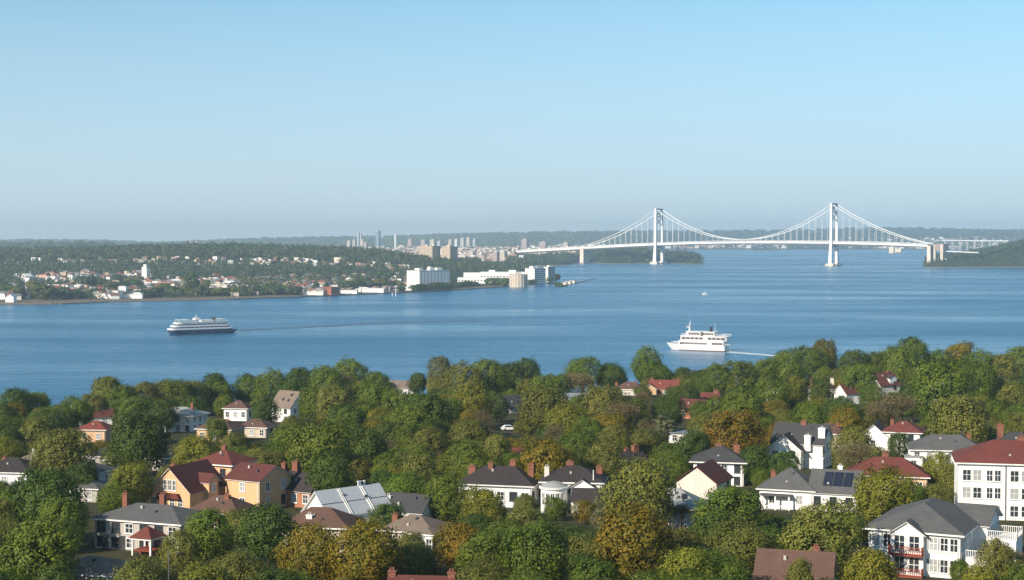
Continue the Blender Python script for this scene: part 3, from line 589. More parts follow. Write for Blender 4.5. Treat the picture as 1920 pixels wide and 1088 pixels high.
house('white_raked_gable_house', 'white raked gable edge rising beside a big olive tree', 1772, 492, 34, [B(0, 0, 8, 7.4, 2.6, 'gx', 3.4, 'white', 'taupe', oh=.5, wins=(2, 0, 1))], (), 'the white raked gable', 25)
house('low_white_house', 'low white flat-roofed house glimpsed beside the flowering tree', 1279, 408, -10, [B(0, 0, 6, 5, 2.6, 'flat', .2, 'white', 'blue', wins=(2, 1, 0))], (), 'the low white flat roof', 16)
house('distant_white_house', 'white wall glimpsed deep between dark trees', 1803, 522, -10, [B(0, 0, 6, 6, 4.4, 'gx', 1.6, 'pale', 'slate', wins=(2, 2, 0))], (), 'the white wall between dark trees', 10)

# a parked white car glimpsed between crowns, a pole at the lower edge
def car(px, D, yaw):
    x = X_of(px, D); r = link('parked_car', None, None, (x, D, float(ground(x, D))+.02), R(yaw), label='white car parked in a gap between tree crowns', category='car')
    b = MB(); b.prism([(-2.2,.35),(2.2,.35),(2.25,.75),(1.9,.95),(.9,1.0),(.35,1.45),(-1.2,1.48),(-1.9,1.0),(-2.25,.9)], -.88, .88); build('body', b, mat('car_white', (.75,.75,.75), .25, .05, spec=.6), r)
    w = MB(); w.prism([(.75,1.02),(.3,1.40),(-1.15,1.42),(-1.7,1.02)], -.9, .9); build('window', w, M_GLASS, r)
    for sx in (-1.35, 1.4):
        for sy in (-.84, .84):
            t = MB(); t.tube([(sx, sy-.1, .33), (sx, sy+.1, .33)], .33, 14); build('wheel', t, M_DARKMETAL, r)
car(955, 442, 12)
x = X_of(312, 190); p = MB(); p.tube([(0,0,0), (0,0,8.3)], [.09,.05], 8)
pole = link('utility_pole', None, None, (x, 190, float(ground(x, 190))), None, label='thin dark pole standing among crowns at the lower edge', category='pole')
build('shaft', p, M_DORMER, pole); p = MB(); p.lathe(0, 0, [(.1, 8.303), (.12, 8.4), (.02, 8.5)], 8); build('finial', p, M_DORMER, pole)

# ------------------------------------------------------------------ trees
def rand_dirs(n, up=0.0):
    d = rng.normal(size=(n, 3)); d[:, 2] += up; return d/np.linalg.norm(d, axis=1, keepdims=True)
def leaf_quads(c, nrm, size, aspect=0.62):
    """diamond-shaped leaf clumps, bent out of the plane a little"""
    M = len(c); t = rng.normal(size=(M, 3)); t -= (t*nrm).sum(1, keepdims=True)*nrm; t /= np.linalg.norm(t, axis=1, keepdims=True)+1e-9
    b = np.cross(nrm, t); s = size*(0.6+0.8*rng.random((M, 1)))
    a = s*t*.5; q = s*aspect*b*.5
    return np.stack([c-a, c+q*.9+a*.1, c+a, c-q*.9+a*.1], 1)
def crown_points(seed, R_, Hc, z0, nl, nsub, per, shape):
    """leaf positions, normals and tones: small clumps of leaves spread over and inside a lumpy dome"""
    g = np.random.default_rng(seed); n = nl*nsub
    i = np.arange(n); f = (i+.5)/n
    # lumps: a few big limbs push the outline out
    ld = g.normal(size=(nl, 3)); ld[:, 2] = ld[:, 2]*.8+.35; ld /= np.linalg.norm(ld, axis=1, keepdims=True); lt = g.random(nl); lpush = .60+.40*g.random(nl)
    a = i*2.39996+g.normal(size=n)*.25; zz = 1-1.86*f                      # -0.86 .. 1
    if shape == 'cone': zz = 1-1.9*f**.62
    d = np.stack([np.cos(a)*np.sqrt(np.maximum(0, 1-zz**2)), np.sin(a)*np.sqrt(np.maximum(0, 1-zz**2)), zz], 1)
    dot = d @ ld.T; w = np.exp((dot-1)*11); push = (w*lpush).sum(1)/w.sum(1); own = dot.argmax(1)
    gap = np.sort(dot, 1); crease = np.clip((gap[:, -1]-gap[:, -2])*3.0, 0, 1)   # little in the creases between limbs
    rad = push*(.80+.15*crease)+g.normal(size=n)*.06
    deep = g.random(n) < .22; rad = np.where(deep, rad*(.55+.3*g.random(n)), rad)
    c = d*rad[:, None]
    hz = (c[:, 2]+.80)/1.75
    if shape == 'cone': taper = np.clip(1.12-hz, .04, 1)*1.05
    elif shape == 'column': taper = np.where(hz < .25, .7+hz*1.2, 1.0)*np.where(hz > .7, 1-(hz-.7)*.6, 1)
    else: taper = np.ones(n)
    P = np.stack([c[:, 0]*R_*taper, c[:, 1]*R_*taper, z0+np.clip(hz, 0, 1.2)*Hc], 1)
    sr = R_*(.125+.10*g.random(n))*(.8 if shape in ('cone', 'column') else 1.0)
    dd = g.normal(size=(n, per, 3))+d[:, None, :]*.75; dd[..., 2] += .25; dd /= np.linalg.norm(dd, axis=2, keepdims=True)
    p = P[:, None, :]+dd*sr[:, None, None]*(1+g.normal(size=(n, per, 1))*.24)
    nn = dd+d[:, None, :]*.55+g.normal(size=dd.shape)*.36; nn /= np.linalg.norm(nn, axis=2, keepdims=True)
    tone = np.clip(.5+(lt[own]-.5)[:, None]*.34+g.normal(size=(n, 1))*.10+g.normal(size=(n, per))*.12, 0, 1)
    keep = g.random((n, per)) < np.where(deep, .45, 1.0)[:, None]
    return p[keep], nn[keep], tone[keep]
LEAF = dict(
    dark=leaf_mat('leaf_dark', (0.028,0.053,0.007), (0.053,0.090,0.011), (0.098,0.138,0.017), .012, .16),
    green=leaf_mat('leaf_green', (0.044,0.077,0.006), (0.091,0.132,0.011), (0.161,0.190,0.018), .014, .16),
    olive=leaf_mat('leaf_olive', (0.067,0.081,0.013), (0.136,0.141,0.022), (0.215,0.202,0.037), .012, .16),
    yellow=leaf_mat('leaf_yellow', (0.085,0.105,0.007), (0.156,0.159,0.013), (0.252,0.214,0.024), .012, .14),
    rust=leaf_mat('leaf_rust', (0.072,0.077,0.006), (0.161,0.130,0.008), (0.289,0.161,0.011), .012, .12),
    brown=leaf_mat('leaf_brown', (0.085,0.069,0.033), (0.148,0.116,0.053), (0.234,0.179,0.083), .012, .15),
    silver=leaf_mat('leaf_silver', (0.061,0.077,0.031), (0.130,0.141,0.061), (0.246,0.242,0.120), .01, .12))
M_BARK = mat('bark', (.07,.052,.038), .95, .35, 3.0)
def trunk_mesh(seed, R_, Htop, r0):
    g = np.random.default_rng(seed); t = MB()
    t.tube([(0,0,-.6), (0,0,.4), (.08,0,Htop*.3), (.05,.1,Htop*.62), (0,.1,Htop*.86)], [r0*1.5, r0, r0*.8, r0*.45, r0*.12], 8)
    for i in range(8):
        a = i*2.4+g.random(); z = Htop*(.22+.06*i); L = R_*(.75-.05*i)
        p0 = Vector((.06, .03, z)); p1 = p0+Vector((math.cos(a)*L*.5, math.sin(a)*L*.5, L*.35)); p2 = p0+Vector((math.cos(a)*L, math.sin(a)*L, L*.8))
        t.tube([p0, p1, p2], [r0*.42, r0*.26, r0*.07], 5)
    return t.mesh('trunk', M_BARK)
PROTO = {}
def proto(key, seed, R_, Ht, shape='dome', nl=15, nsub=20, per=46, leaf=.33, z0f=.06):
    p, n, t = crown_points(seed, R_, Ht*(1-z0f), Ht*z0f, nl, nsub, per, shape)
    top = np.percentile(p[:, 2], 99.7); rad = np.percentile(np.abs(p[:, :2]).max(1), 99.2)
    global rng
    q = leaf_quads(p, n, leaf)
    PROTO[key] = (quads_mesh('crown', q, LEAF['green'], t), trunk_mesh(seed, R_, Ht, .34 if R_ > 3 else .2), rad, top)
for i in range(8): proto(('dome', i), 100+i, 4.6, 10.5, nl=(11, 14, 17)[i % 3], nsub=(26, 20, 17)[i % 3])
for i in range(4): proto(('wide', i), 200+i, 5.6, 9.5, nl=20)
for i in range(3): proto(('tall', i), 300+i, 4.0, 12.5, nl=18)
for i in range(2): proto(('column', i), 400+i, 2.6, 11.0, 'column', nl=10, nsub=18, per=40, leaf=.30)
proto(('cone', 0), 500, 3.0, 11.0, 'cone', nl=10, nsub=18, per=40, leaf=.30)
def twig_proto(key, seed, R_, Ht):
    """a nearly leafless crown: fans of twigs and a few dry leaves"""
    g = np.random.default_rng(seed); T = MB(); tips = []
    def grow(p, d, L, r, lev):
        e = p + d*L; T.tube([p, (p+e)/2+Vector(g.normal(size=3)*L*.05), e], [r, r*.8, r*.55], 4 if lev > 1 else 6)
        if lev >= 4: tips.append(e); return
        for k in range(3 if lev < 3 else 4):
            nd_ = (d + Vector(g.normal(size=3)*(.50 if lev else .42)) + Vector((0, 0, .10))).normalized()
            grow(e, nd_, L*(.66+.16*g.random()), r*.56, lev+1)
            if lev > 2: tips.append(e+nd_*L*.3)
    grow(Vector((0,0,-.5)), Vector((0,0,1)), Ht*.30, .26, 0)
    tp = np.array(tips); c = np.repeat(tp, 16, 0)+g.normal(size=(len(tp)*16, 3))*.55
    q = leaf_quads(c, rand_dirs(len(c)), .55, .16)
    top = np.percentile(c[:, 2], 99.5); rad = np.percentile(np.abs(c[:, :2]).max(1), 97)
    PROTO[key] = (quads_mesh('crown', q, LEAF['brown'], np.clip(.5+g.normal(size=len(c))*.25, 0, 1)), T.mesh('trunk', M_BARK), rad, top)
for i in range(3): twig_proto(('twig', i), 600+i, 4, 10)

TREES = []
KW = dict(dark='dark green', green='mid-green', olive='olive green', yellow='yellow-green', rust='rust-tinged autumn', brown='bare brown twiggy', silver='silvery grey-green')
SHAPES = dict(dome='round', wide='broad', tall='tall oval', column='columnar', cone='conical', twig='thin')
def put_tree(px, ytop, wpx, kind, shape=None, D=None, i=[0]):
    i[0] += 1
    if D is None:
        D = F*38.9/max(60, ytop-Y0+1.15*wpx-100.5)
    D = min(max(D, 165), edge(px)-6+((i[0]*7) % 11))
    x = X_of(px, D); zb = float(ground(x, D)); ztop = H-(ytop-Y0)*D/F
    h = max(4.0, ztop-zb); w = wpx*D/F*1.12
    if shape is None:
        shape = 'twig' if kind == 'brown' else ('tall' if h/w > 1.45 else 'wide' if h/w < .85 else 'dome')
    n = sum(1 for k in PROTO if k[0] == shape)
    cm, tm, rad, top = PROTO[(shape, i[0] % n)]
    r = link({'brown': 'bare_tree', 'rust': 'autumn_tree', 'yellow': 'autumn_tree'}.get(kind, 'columnar_tree' if shape in ('column', 'cone') else 'broadleaf_tree'), None, None, (x, D, zb), (i[0]*2.1) % 6.28)
    q_ = ((i[0]*37) % 23)/23-.5; r.scale = (w/2/rad*(1+.16*q_), w/2/rad*(1-.16*q_), h/top); r.rotation_euler[0] = .10*(((i[0]*13) % 17)/17-.5); r.rotation_euler[1] = .10*(((i[0]*29) % 19)/19-.5)
    c = link('crown', cm, r); link('trunk', tm, r)
    if shape != 'twig' or kind != 'brown':
        c.material_slots[0].link = 'OBJECT'; c.material_slots[0].material = LEAF[kind]
    size = 'small' if w < 6.5 else 'large' if w > 11.5 else ''
    TREES.append(dict(o=r, px=px, D=D, w=wpx, top=ytop, h=h, kind=f"{size} {SHAPES[shape]} {KW[kind]}".strip(), what={'columnar_tree': 'tree'}.get('', 'tree')))
    return r
d_, g_, o_, y_, r_, b_, s_ = 'dark green olive yellow rust brown silver'.split()
SEEN = [
 # along the water, from one side to the other
 (25,728,62,d_),(2,758,66,d_),(66,770,42,d_),(108,758,52,g_),(143,744,60,g_),(176,738,52,o_),(203,706,58,o_,'tall'),(228,722,55,g_),(270,716,58,o_),(300,714,55,o_),(335,711,62,g_),(366,714,56,o_),(403,700,48,d_,'tall'),
 (466,702,60,g_),(508,692,72,g_),(560,689,62,d_),(608,686,70,g_),(655,672,62,g_),(632,700,52,b_),(705,697,52,g_),(785,699,36,d_),(826,668,46,s_,'tall'),(866,678,72,o_),(916,674,72,g_),(958,680,56,d_),(990,671,58,d_),
 (1042,702,56,g_),(1094,670,66,g_,None,606),(1146,680,58,d_,None,610),(1064,697,56,b_),(1212,648,56,g_,None,616),(1230,678,66,g_,None,612),(1282,689,46,d_,None,612),(1345,682,62,g_),(1392,676,68,g_),(1440,672,62,g_),(1472,655,76,g_),(1516,650,62,g_),(1546,637,48,o_,'tall'),(1600,656,62,d_),(1640,660,52,g_),(1668,656,56,o_),(1714,633,62,g_),(1692,648,76,g_),(1758,655,60,g_),(1800,641,60,r_),(1842,655,70,g_),(1880,664,62,o_),(1916,650,62,g_),
 # second rank
 (38,780,40,d_),(65,778,72,o_),(110,806,110,o_),(10,796,70,d_),(262,771,108,d_),(211,834,46,g_,'column'),(366,818,82,y_),(440,812,62,o_),(494,744,54,d_),(405,786,44,g_),(250,745,56,g_),(300,745,60,d_),(358,742,50,d_),(420,740,40,g_),
 (545,712,60,d_),(590,724,72,g_),(622,722,78,o_),(650,760,72,d_),(702,712,80,g_),(738,728,68,g_),(680,757,58,g_),(762,760,84,g_),(802,738,90,d_),(884,717,76,y_,'dome'),(906,770,48,b_),(600,790,118,g_),(540,795,72,g_),(690,798,92,d_),(775,792,70,g_),(806,800,74,o_),(880,786,78,o_),(930,815,62,o_),(870,826,86,g_),(730,824,52,b_),(700,832,60,o_),(560,832,70,o_),(520,832,62,g_),(930,736,50,d_),(840,745,60,g_),
 (1016,722,96,o_),(1022,701,70,g_),(1092,700,58,b_),(1133,722,82,o_),(1200,733,52,b_),(1172,756,66,b_),(1256,737,66,d_),(1292,722,40,d_),(1316,752,48,g_,None,462),(1400,726,84,g_),(1448,708,70,g_),(1060,758,74,y_,'dome'),(1108,782,60,g_),(1036,797,62,b_),(1150,795,60,o_),(1212,787,52,b_),(1246,780,44,s_,'column'),(1320,775,58,o_),(1386,769,102,r_),(1300,810,76,d_),(1130,824,86,o_),(1018,822,106,r_),(1345,742,62,g_),(1085,742,50,g_),(1320,708,40,g_),(1380,750,60,d_),
 (1488,702,60,y_,'dome'),(1522,755,62,g_),(1570,742,62,d_),(1611,680,66,g_),(1636,719,46,g_),(1712,722,62,d_),(1690,740,78,b_),(1644,757,52,b_),(1768,672,116,g_),(1832,682,74,g_),(1868,700,54,d_),(1806,740,112,o_),(1902,716,66,o_),(1590,765,64,r_),(1602,800,78,o_),(1612,832,74,b_),(1466,766,28,b_),(1688,812,42,d_),(1752,772,52,g_),(1540,712,44,d_),(1460,745,40,g_),(1730,690,60,g_),(1900,770,50,g_),(1840,790,50,o_),(1908,830,40,o_),
 # middle slope
 (84,880,124,d_),(72,966,146,g_),(244,867,84,y_),(212,905,60,g_),(18,1000,84,d_),(384,957,96,g_),(338,995,84,o_),(436,958,62,o_),(258,1050,100,o_),(398,1055,110,y_),(150,870,60,d_),(30,905,64,d_),
 (500,948,112,d_),(584,985,112,r_),(678,977,132,r_),(725,945,66,d_),(768,1000,74,o_),(615,850,88,d_),(672,852,64,o_),(738,874,58,y_),(782,852,78,o_),(812,840,42,b_),(830,889,86,g_),(908,917,84,y_),(862,982,88,r_),(940,975,84,g_),(490,1066,52,g_),(480,838,60,o_),(425,845,50,o_),(640,832,60,d_),(740,840,66,g_),(900,860,70,g_),(960,850,60,g_),
 (996,952,84,o_),(1010,977,134,g_),(1130,950,52,s_),(1190,948,146,r_),(1206,861,136,o_),(1280,948,50,b_),(1372,912,124,g_),(1288,1030,108,y_),(1372,1050,92,g_),(1110,1046,92,g_),(976,1076,76,o_),(1418,836,66,d_),(1352,958,92,d_),(1250,880,50,g_),(1100,845,60,d_),(1060,840,80,o_),
 (1538,938,138,o_),(1654,880,122,y_),(1762,848,64,y_),(1634,1030,104,y_),(1806,1056,44,g_),(1876,1012,74,o_),(1910,1034,52,b_),(1508,1046,60,b_),(1850,1062,84,y_),(1474,846,60,d_),(1448,985,70,d_),(1600,960,60,d_),(1706,905,60,g_),(1412,1000,60,d_),(1700,935,50,g_),(1590,850,46,o_),(1430,880,40,g_),(978,803,34,o_,None,430),(1150,733,30,o_,None,575),(1205,730,32,g_,None,578),(1268,729,34,g_,None,580),(985,938,48,o_,None,273),(1042,951,46,g_,None,270),(1096,956,42,r_,None,266),(1122,938,40,s_,None,268),(1506,1050,56,o_,None,187),(560,1075,80,g_),(180,1088,60,d_),(640,1090,90,o_),(100,1060,90,d_),(1220,1075,90,g_),(1560,1090,70,g_)]
for t in SEEN: put_tree(*t)
# trees and shrubs that fill the rest of the slope, kept out of the sight lines to the houses
HOUSE_BOX = []
KEEP = ('cream_house', 'orange_gabled_house', 'orange_flat_fronted_house', 'white_villa', 'white_apartment_house', 'turret_house', 'solar_roofed_house', 'metal_roofed_house')
for o in list(COL.objects):
    if o.get('category') in ('house', 'car') and o.parent is None:
        ps = []
        for c in o.children_recursive:
            if c.type == 'MESH' and c.name.split('.')[0] in ('wall', 'roof', 'chimney', 'turret', 'body'):
                mm = Matrix.Translation(o.location) @ Matrix.Rotation(o.rotation_euler.z, 4, 'Z')
                for v in c.bound_box:
                    w = mm @ Vector(v); ps.append((CX+w.x/w.y*F, Y0+(H-w.z)/w.y*F, w.y, w.x))
        a = np.array(ps); HOUSE_BOX.append((a[:,0].min(), a[:,0].max(), a[:,1].min(), a[:,1].max(), a[:,2].min(), a[:,2].max(), a[:,3].min(), a[:,3].max(), .93 if o.name in KEEP else .70))
fill = 0
frnd = random.Random(11)
for k in range(6000):
    if fill >= 175: break
    D = math.exp(frnd.uniform(math.log(178), math.log(640))); px = frnd.uniform(-40, 1960)
    if D > edge(px)-12: continue
    wm = frnd.uniform(5.5, 9.5); hm = wm*frnd.uniform(.75, 1.1); wpx = wm*F/D; x = X_of(px, D); zb = float(ground(x, D))
    yt = Y0+(H-zb-hm)*F/D; yb = Y0+(H-zb)*F/D
    if yt > 1100: continue
    bad = False
    for a0, a1, b0, b1, d0, d1, x0, x1, kf in HOUSE_BOX:
        if d0-wm*.4 < D < d1+wm*.4 and x0-wm*.4 < x < x1+wm*.4: bad = True; break
        if D < d1 and px+wpx*.5 > a0+2 and px-wpx*.5 < a1-2 and yt < b0+(b1-b0)*kf and yb > b0: bad = True; break
    if bad: continue
    # not where a crown already stands
    if any(abs(x-q['o'].location.x) < .36*(wm+q['w']*q['D']/F) and abs(D-q['D']) < .36*(wm+q['w']*q['D']/F) for q in TREES): continue
    # would it be seen at all?
    if sum(1 for q in TREES if q['D'] < D and abs(px-q['px']) < q['w']*.36 and q['top'] < yt-4) > 0: continue
    put_tree(px, yt, wpx, frnd.choice([g_, g_, d_, o_, o_, o_, g_, y_, r_]), None, D); fill += 1

# ------------------------------------------------------------------ the far shore: tree masses, houses, city
M_FARLEAF = leaf_mat('leaf_far', (.030,.052,.018), (.062,.092,.032), (.125,.145,.058), .0, .0)
M_BARKF = M_BARK
RED_HALLS = []
LMF = []        # far-shore landmarks: px, py, phrase
def far_clear(px, D, r, boxes):
    return any(abs(px-a) < b+r and d0 < D < d1 for a, b, d0, d1 in boxes)
FAR_BOX = [(806, 46, 2290, 2470), (820, 46, 3380, 3560), (925, 75, 2480, 2860), (972, 24, 2400, 2520), (1010, 34, 2480, 2640), (617, 24, 1980, 2060)]
def canopy(name, pts, per, size, label=None, kind='stuff'):
    """one mesh of leaf clumps for woodland that reads as a mass; pts: x, y, z, radius, height, tone"""
    P = np.array(pts); n = len(P)
    c = np.repeat(P[:, :3], per, 0); r = np.repeat(P[:, 3], per)[:, None]; h = np.repeat(P[:, 4], per)[:, None]
    d = rand_dirs(n*per, .35); lump = .72+.34*rng.random((n*per, 1))
    co = c + np.concatenate([d[:, :2]*r*lump, (.5+.5*d[:, 2:])*h*lump], 1)
    nn = d + rng.normal(size=d.shape)*.35; nn /= np.linalg.norm(nn, axis=1, keepdims=True)
    tone = np.clip(np.repeat(P[:, 5], per)+rng.normal(size=n*per)*.12, 0, 1)
    q = leaf_quads(co, nn, size*r*1.0, .8)
    return link(name, quads_mesh(name, q, M_FARLEAF, tone), None, kind=kind, label=label)
# the wooded ridge and the cover between the houses
pts = []
def scatter(n, pxr, Dr, rad, keep=lambda px, D, z: True, hk=1.15):
    k = 0; tries = 0
    while k < n and tries < n*12:
        tries += 1
        px = random.uniform(*pxr); D = math.sqrt(random.uniform(Dr[0]**2, Dr[1]**2)); z = land_z(px, D)
        if z < 1.6 or not keep(px, D, z) or far_clear(px, D, 6, FAR_BOX): continue
        r = random.uniform(*rad); pts.append((X_of(px, D), D, z-.5, r, r*2*hk*random.uniform(.8, 1.2), min(1, max(0, random.gauss(.48, .27))))); k += 1
def dens(px, D, s=1.0): return float(vnoise(X_of(px, D)/170*s+31, D/170*s)) 
scatter(5200, (-60, 800), (3090, 3750), (3.6, 6.2))
scatter(1700, (-60, 800), (1900, 3120), (2.8, 5.4), lambda px, D, z: D > shore_d(px)+45 and dens(px, D) > .50)
scatter(1100, (-60, 800), (2560, 3130), (2.8, 5.0))
scatter(900, (640, 1000), (2600, 3900), (3.4, 6.0))
scatter(1500, (780, 1000), (2950, 4600), (3.6, 6.0))
scatter(900, (940, 1327), (4020, 4900), (4.2, 7.0))
scatter(1500, (1736, 2020), (3960, 4760), (3.6, 5.6))
scatter(1500, (-60, 640), (3750, 7200), (6, 12), lambda px, D, z: True, .7)
scatter(1300, (560, 1240), (4600, 9200), (6, 11), lambda px, D, z: dens(px, D, .5) > .5, .7)
canopy('woodland', pts, 26, .62, 'unbroken woodland covering the ridge, the cape and the far town gardens')
pts = []
for k in range(5200):
    px = random.uniform(-60, 2000); D = random.uniform(8700, 11900); z = land_z(px, D)
    if z > 1.5: r = random.uniform(13, 24); pts.append((X_of(px, D), D, z-2, r, r*.85, min(1, max(0, random.gauss(.45, .2)))))
canopy('hill_woods', pts, 12, .8, 'hazy woods covering the hills along the horizon')

# trees that stand apart along the far waterfront
def far_proto(key, seed, R_, Ht):
    p, n, t = crown_points(seed, R_, Ht*.94, Ht*.04, 9, 9, 14, 'dome')
    top = np.percentile(p[:, 2], 99.5); rad = np.percentile(np.abs(p[:, :2]).max(1), 99)
    q = leaf_quads(p, n, 1.15, .8); T = MB(); T.tube([(0,0,-1), (0,0,Ht*.6)], [.5, .2], 6)
    PROTO[key] = (quads_mesh('crown', q, M_FARLEAF, t), T.mesh('trunk', M_BARKF), rad, top)
for i in range(4): far_proto(('far', i), 700+i, 5, 10)
FARTREES = []
def far_tree(px, D, w, h, kind, label=None, i=[0]):
    i[0] += 1; D = max(D, shore_d(px)+w*.4+5) if px < 1044 else D
    cm, tm, rad, top = PROTO[('far', i[0] % 4)]; b = land_pt(px, D, -.3)
    r = link('shore_tree', None, None, b, i[0]*1.7 % 6.28); r.scale = (w/2/rad, w/2/rad, h/top)
    c = link('crown', cm, r); link('trunk', tm, r); c.material_slots[0].link = 'OBJECT'; c.material_slots[0].material = LEAF[kind] if kind != 'far' else M_FARLEAF
    r['category'] = 'tree'; r['group'] = 'trees along the far shore'
    if label: r['label'] = label
    else: FARTREES.append(dict(o=r, px=px, D=D, w=w, h=h, kind={'dark': 'dark', 'green': 'green', 'olive': 'olive', 'far': 'mid-green'}[kind]))
far_tree(85, 1945, 30, 19, 'green', 'huge round green tree standing alone behind the far pier'); LMF.append((85, 1945, 'the huge round shore tree'))
far_tree(118, 1965, 24, 16, 'dark', 'dark spreading tree joined to the huge round shore tree on the far bank')
far_tree(360, 2120, 19, 28, 'dark', 'tall dark columnar clump rising above the far beach trees'); LMF.append((360, 2120, 'the tall dark clump'))
for px, D, w, h, k in [(5, 2120, 26, 15, 'dark'), (35, 1960, 20, 12, 'dark'), (55, 2000, 16, 10, 'dark'), (140, 1975, 18, 12, 'dark'), (158, 1990, 15, 9, 'far'), (165, 2300, 30, 17, 'dark'), (190, 2330, 22, 14, 'far'), (210, 2200, 22, 13, 'dark'), (230, 2230, 18, 12, 'dark'), (262, 2010, 16, 10, 'far'), (278, 2020, 18, 11, 'dark'), (292, 2040, 20, 12, 'dark'), (305, 2060, 18, 11, 'far'), (330, 2100, 16, 10, 'dark')]:
    far_tree(px, D, w, h, k)
for k in range(18): far_tree(352+k*7.2+random.uniform(-2, 2), 2060+random.uniform(-6, 14)+k*1.2, random.uniform(13, 19), random.uniform(9, 13.5), random.choice(['dark', 'green', 'far', 'olive']))
for k in range(9): far_tree(480+k*9+random.uniform(-2, 2), 2110+random.uniform(-6, 14), random.uniform(13, 20), random.uniform(9, 13), random.choice(['dark', 'green', 'far']))
for px, D, w, h, k in [(655, 2260, 22, 13, 'dark'), (672, 2290, 22, 14, 'dark'), (690, 2310, 20, 14, 'far'), (712, 2330, 24, 15, 'olive'), (730, 2300, 22, 13, 'far'), (748, 2310, 20, 13, 'olive'), (752, 2210, 14, 8, 'far'),
                       (778, 2262, 17, 9, 'dark'), (790, 2266, 16, 10, 'dark'), (803, 2270, 18, 10, 'dark'), (817, 2285, 17, 11, 'dark'), (829, 2300, 18, 11, 'dark'), (841, 2330, 16, 10, 'dark'),
                       (862, 2430, 17, 8, 'dark'), (875, 2440, 18, 9, 'dark'), (888, 2450, 18, 8, 'dark'), (920, 2500, 19, 12, 'green'), (934, 2504, 20, 13, 'green'), (946, 2500, 18, 12, 'green'),
                       (992, 2470, 13, 7, 'green'), (1000, 2478, 14, 7, 'green'), (1030, 2486, 15, 10, 'dark'), (1042, 2490, 18, 13, 'dark'), (1049, 2495, 14, 10, 'dark'), (1057, 2500, 12, 6, 'dark')]:
    far_tree(px, D, w, h, k)
for k in range(60):
    px = random.uniform(-10, 760); D = shore_d(px)+random.uniform(90, 620)
    if not far_clear(px, D, 8, FAR_BOX): far_tree(px, D, random.uniform(11, 20), random.uniform(8, 14), random.choice(['dark', 'far', 'far', 'green', 'olive']))

# houses of the far town: walls and roof each, four body shapes, several colours
FW = {k: mat('far_wall_'+k, c, .8, .1, .3) for k, c in dict(white=(.78,.76,.72), cream=(.66,.57,.44), grey=(.45,.46,.47), pink=(.55,.36,.28), tan=(.50,.38,.26)).items()}
FR = {k: mat('far_roof_'+k, c, .85, .2, .3) for k, c in dict(red=(.26,.085,.055), grey=(.20,.20,.21), brown=(.17,.10,.075), white=(.72,.71,.69), dark=(.07,.065,.065)).items()}
FH = []
for w, d, h, rise, kind in [(11, 9, 5.5, 3, 'gx'), (14, 9, 6, 2.6, 'hip'), (9, 11, 6, 3.4, 'gy'), (18, 11, 6.5, .4, 'flat'), (12, 10, 8.5, 2.6, 'hip')]:
    W = MB(); Rf = MB()
    if kind in ('gx', 'gy'): gable_wall(W, 0, 0, w, d, h, rise, kind[1]); gable_roof(Rf, 0, 0, w, d, h, rise, kind[1], .6, .03, .3)
    elif kind == 'hip': W.box(0, 0, -1, w, d, h+1); hip_roof(Rf, 0, 0, w, d, h+.02, rise, .7)
    else: W.box(0, 0, -1, w, d, h+1); Rf.box(0, 0, h+.02, w+.8, d+.8, .5); Rf.box(w*.2, 0, h+.53, w*.3, d*.4, 1.6)
    wn_ = MB(); n = int(w/3)
    for i in range(n):
        for s in range(2): wn_.box(-w/2+w*(i+.5)/n, -d/2-.03, 1.3+s*2.7, 1.3, .1, 1.5)
    FH.append((W.mesh('wall', FW['white']), Rf.mesh('roof', FR['red']), wn_.mesh('windows', M_GLASS), {'gx': 'gabled', 'gy': 'front-gabled', 'hip': 'hip-roofed', 'flat': 'flat-roofed'}[kind] + (' tall' if h > 8 else '')))
FARHOUSES = []
def far_house(px, D, i, wc, rc, s=1.0, yaw=None, dz=0.0):
    w, r, wi, nm = FH[i]; b = land_pt(px, D, dz)
    o = link('far_house', None, None, b, R(yaw if yaw is not None else random.uniform(-50, 30)), category='house', group='houses of the far town'); o.scale = (s, s, s*.95)
    a = link('wall', w, o); a.material_slots[0].link = 'OBJECT'; a.material_slots[0].material = FW[wc]
    a = link('roof', r, o); a.material_slots[0].link = 'OBJECT'; a.material_slots[0].material = FR[rc]
    FARHOUSES.append(dict(o=o, px=px, D=D, kind=f"{wc} {nm} {rc}-topped house"))
CL = [(20,2000,26,70,16),(15,2200,30,90,12),(60,2560,60,120,18),(150,2640,60,120,14),(105,2100,30,40,8),(150,2160,30,50,8),(205,1995,22,30,14),(235,2010,25,30,14),(270,2120,30,60,12),(300,2230,30,60,14),(260,2700,50,80,16),(320,2350,40,60,12),(385,2330,35,60,14),(395,2560,40,90,14),(440,2330,40,60,10),(470,2200,30,60,10),(450,2600,50,90,14),(530,2560,40,80,16),(540,2350,40,70,14),(570,2210,25,40,10),(600,2120,25,40,12),(590,2350,35,60,14),(640,2500,40,80,12),(650,2090,25,30,12),(690,2110,30,30,14),(720,2150,20,30,10),(690,2400,30,60,6),(330,2080,25,20,6),(860,2560,18,40,8),(905,2920,40,60,10)]
nh = 0
for cx, D, sx, sD, n in CL:
    for k in range(n):
        if nh >= 296: break
        px = random.gauss(cx, sx*.55); DD = max(random.gauss(D, sD*.5), shore_d(px)+26)
        if not -20 < px < 1000 or far_clear(px, DD, 5, FAR_BOX) or land_z(px, DD) < 1.2: continue
        far_house(px, DD, random.choice([0, 0, 1, 1, 2, 3, 4]), random.choice(['white']*5+['cream']*3+['grey', 'pink', 'tan']), random.choice(['red']*4+['grey']*3+['brown']*2+['white']*2+['dark']), random.uniform(.7, 1.15)); nh += 1
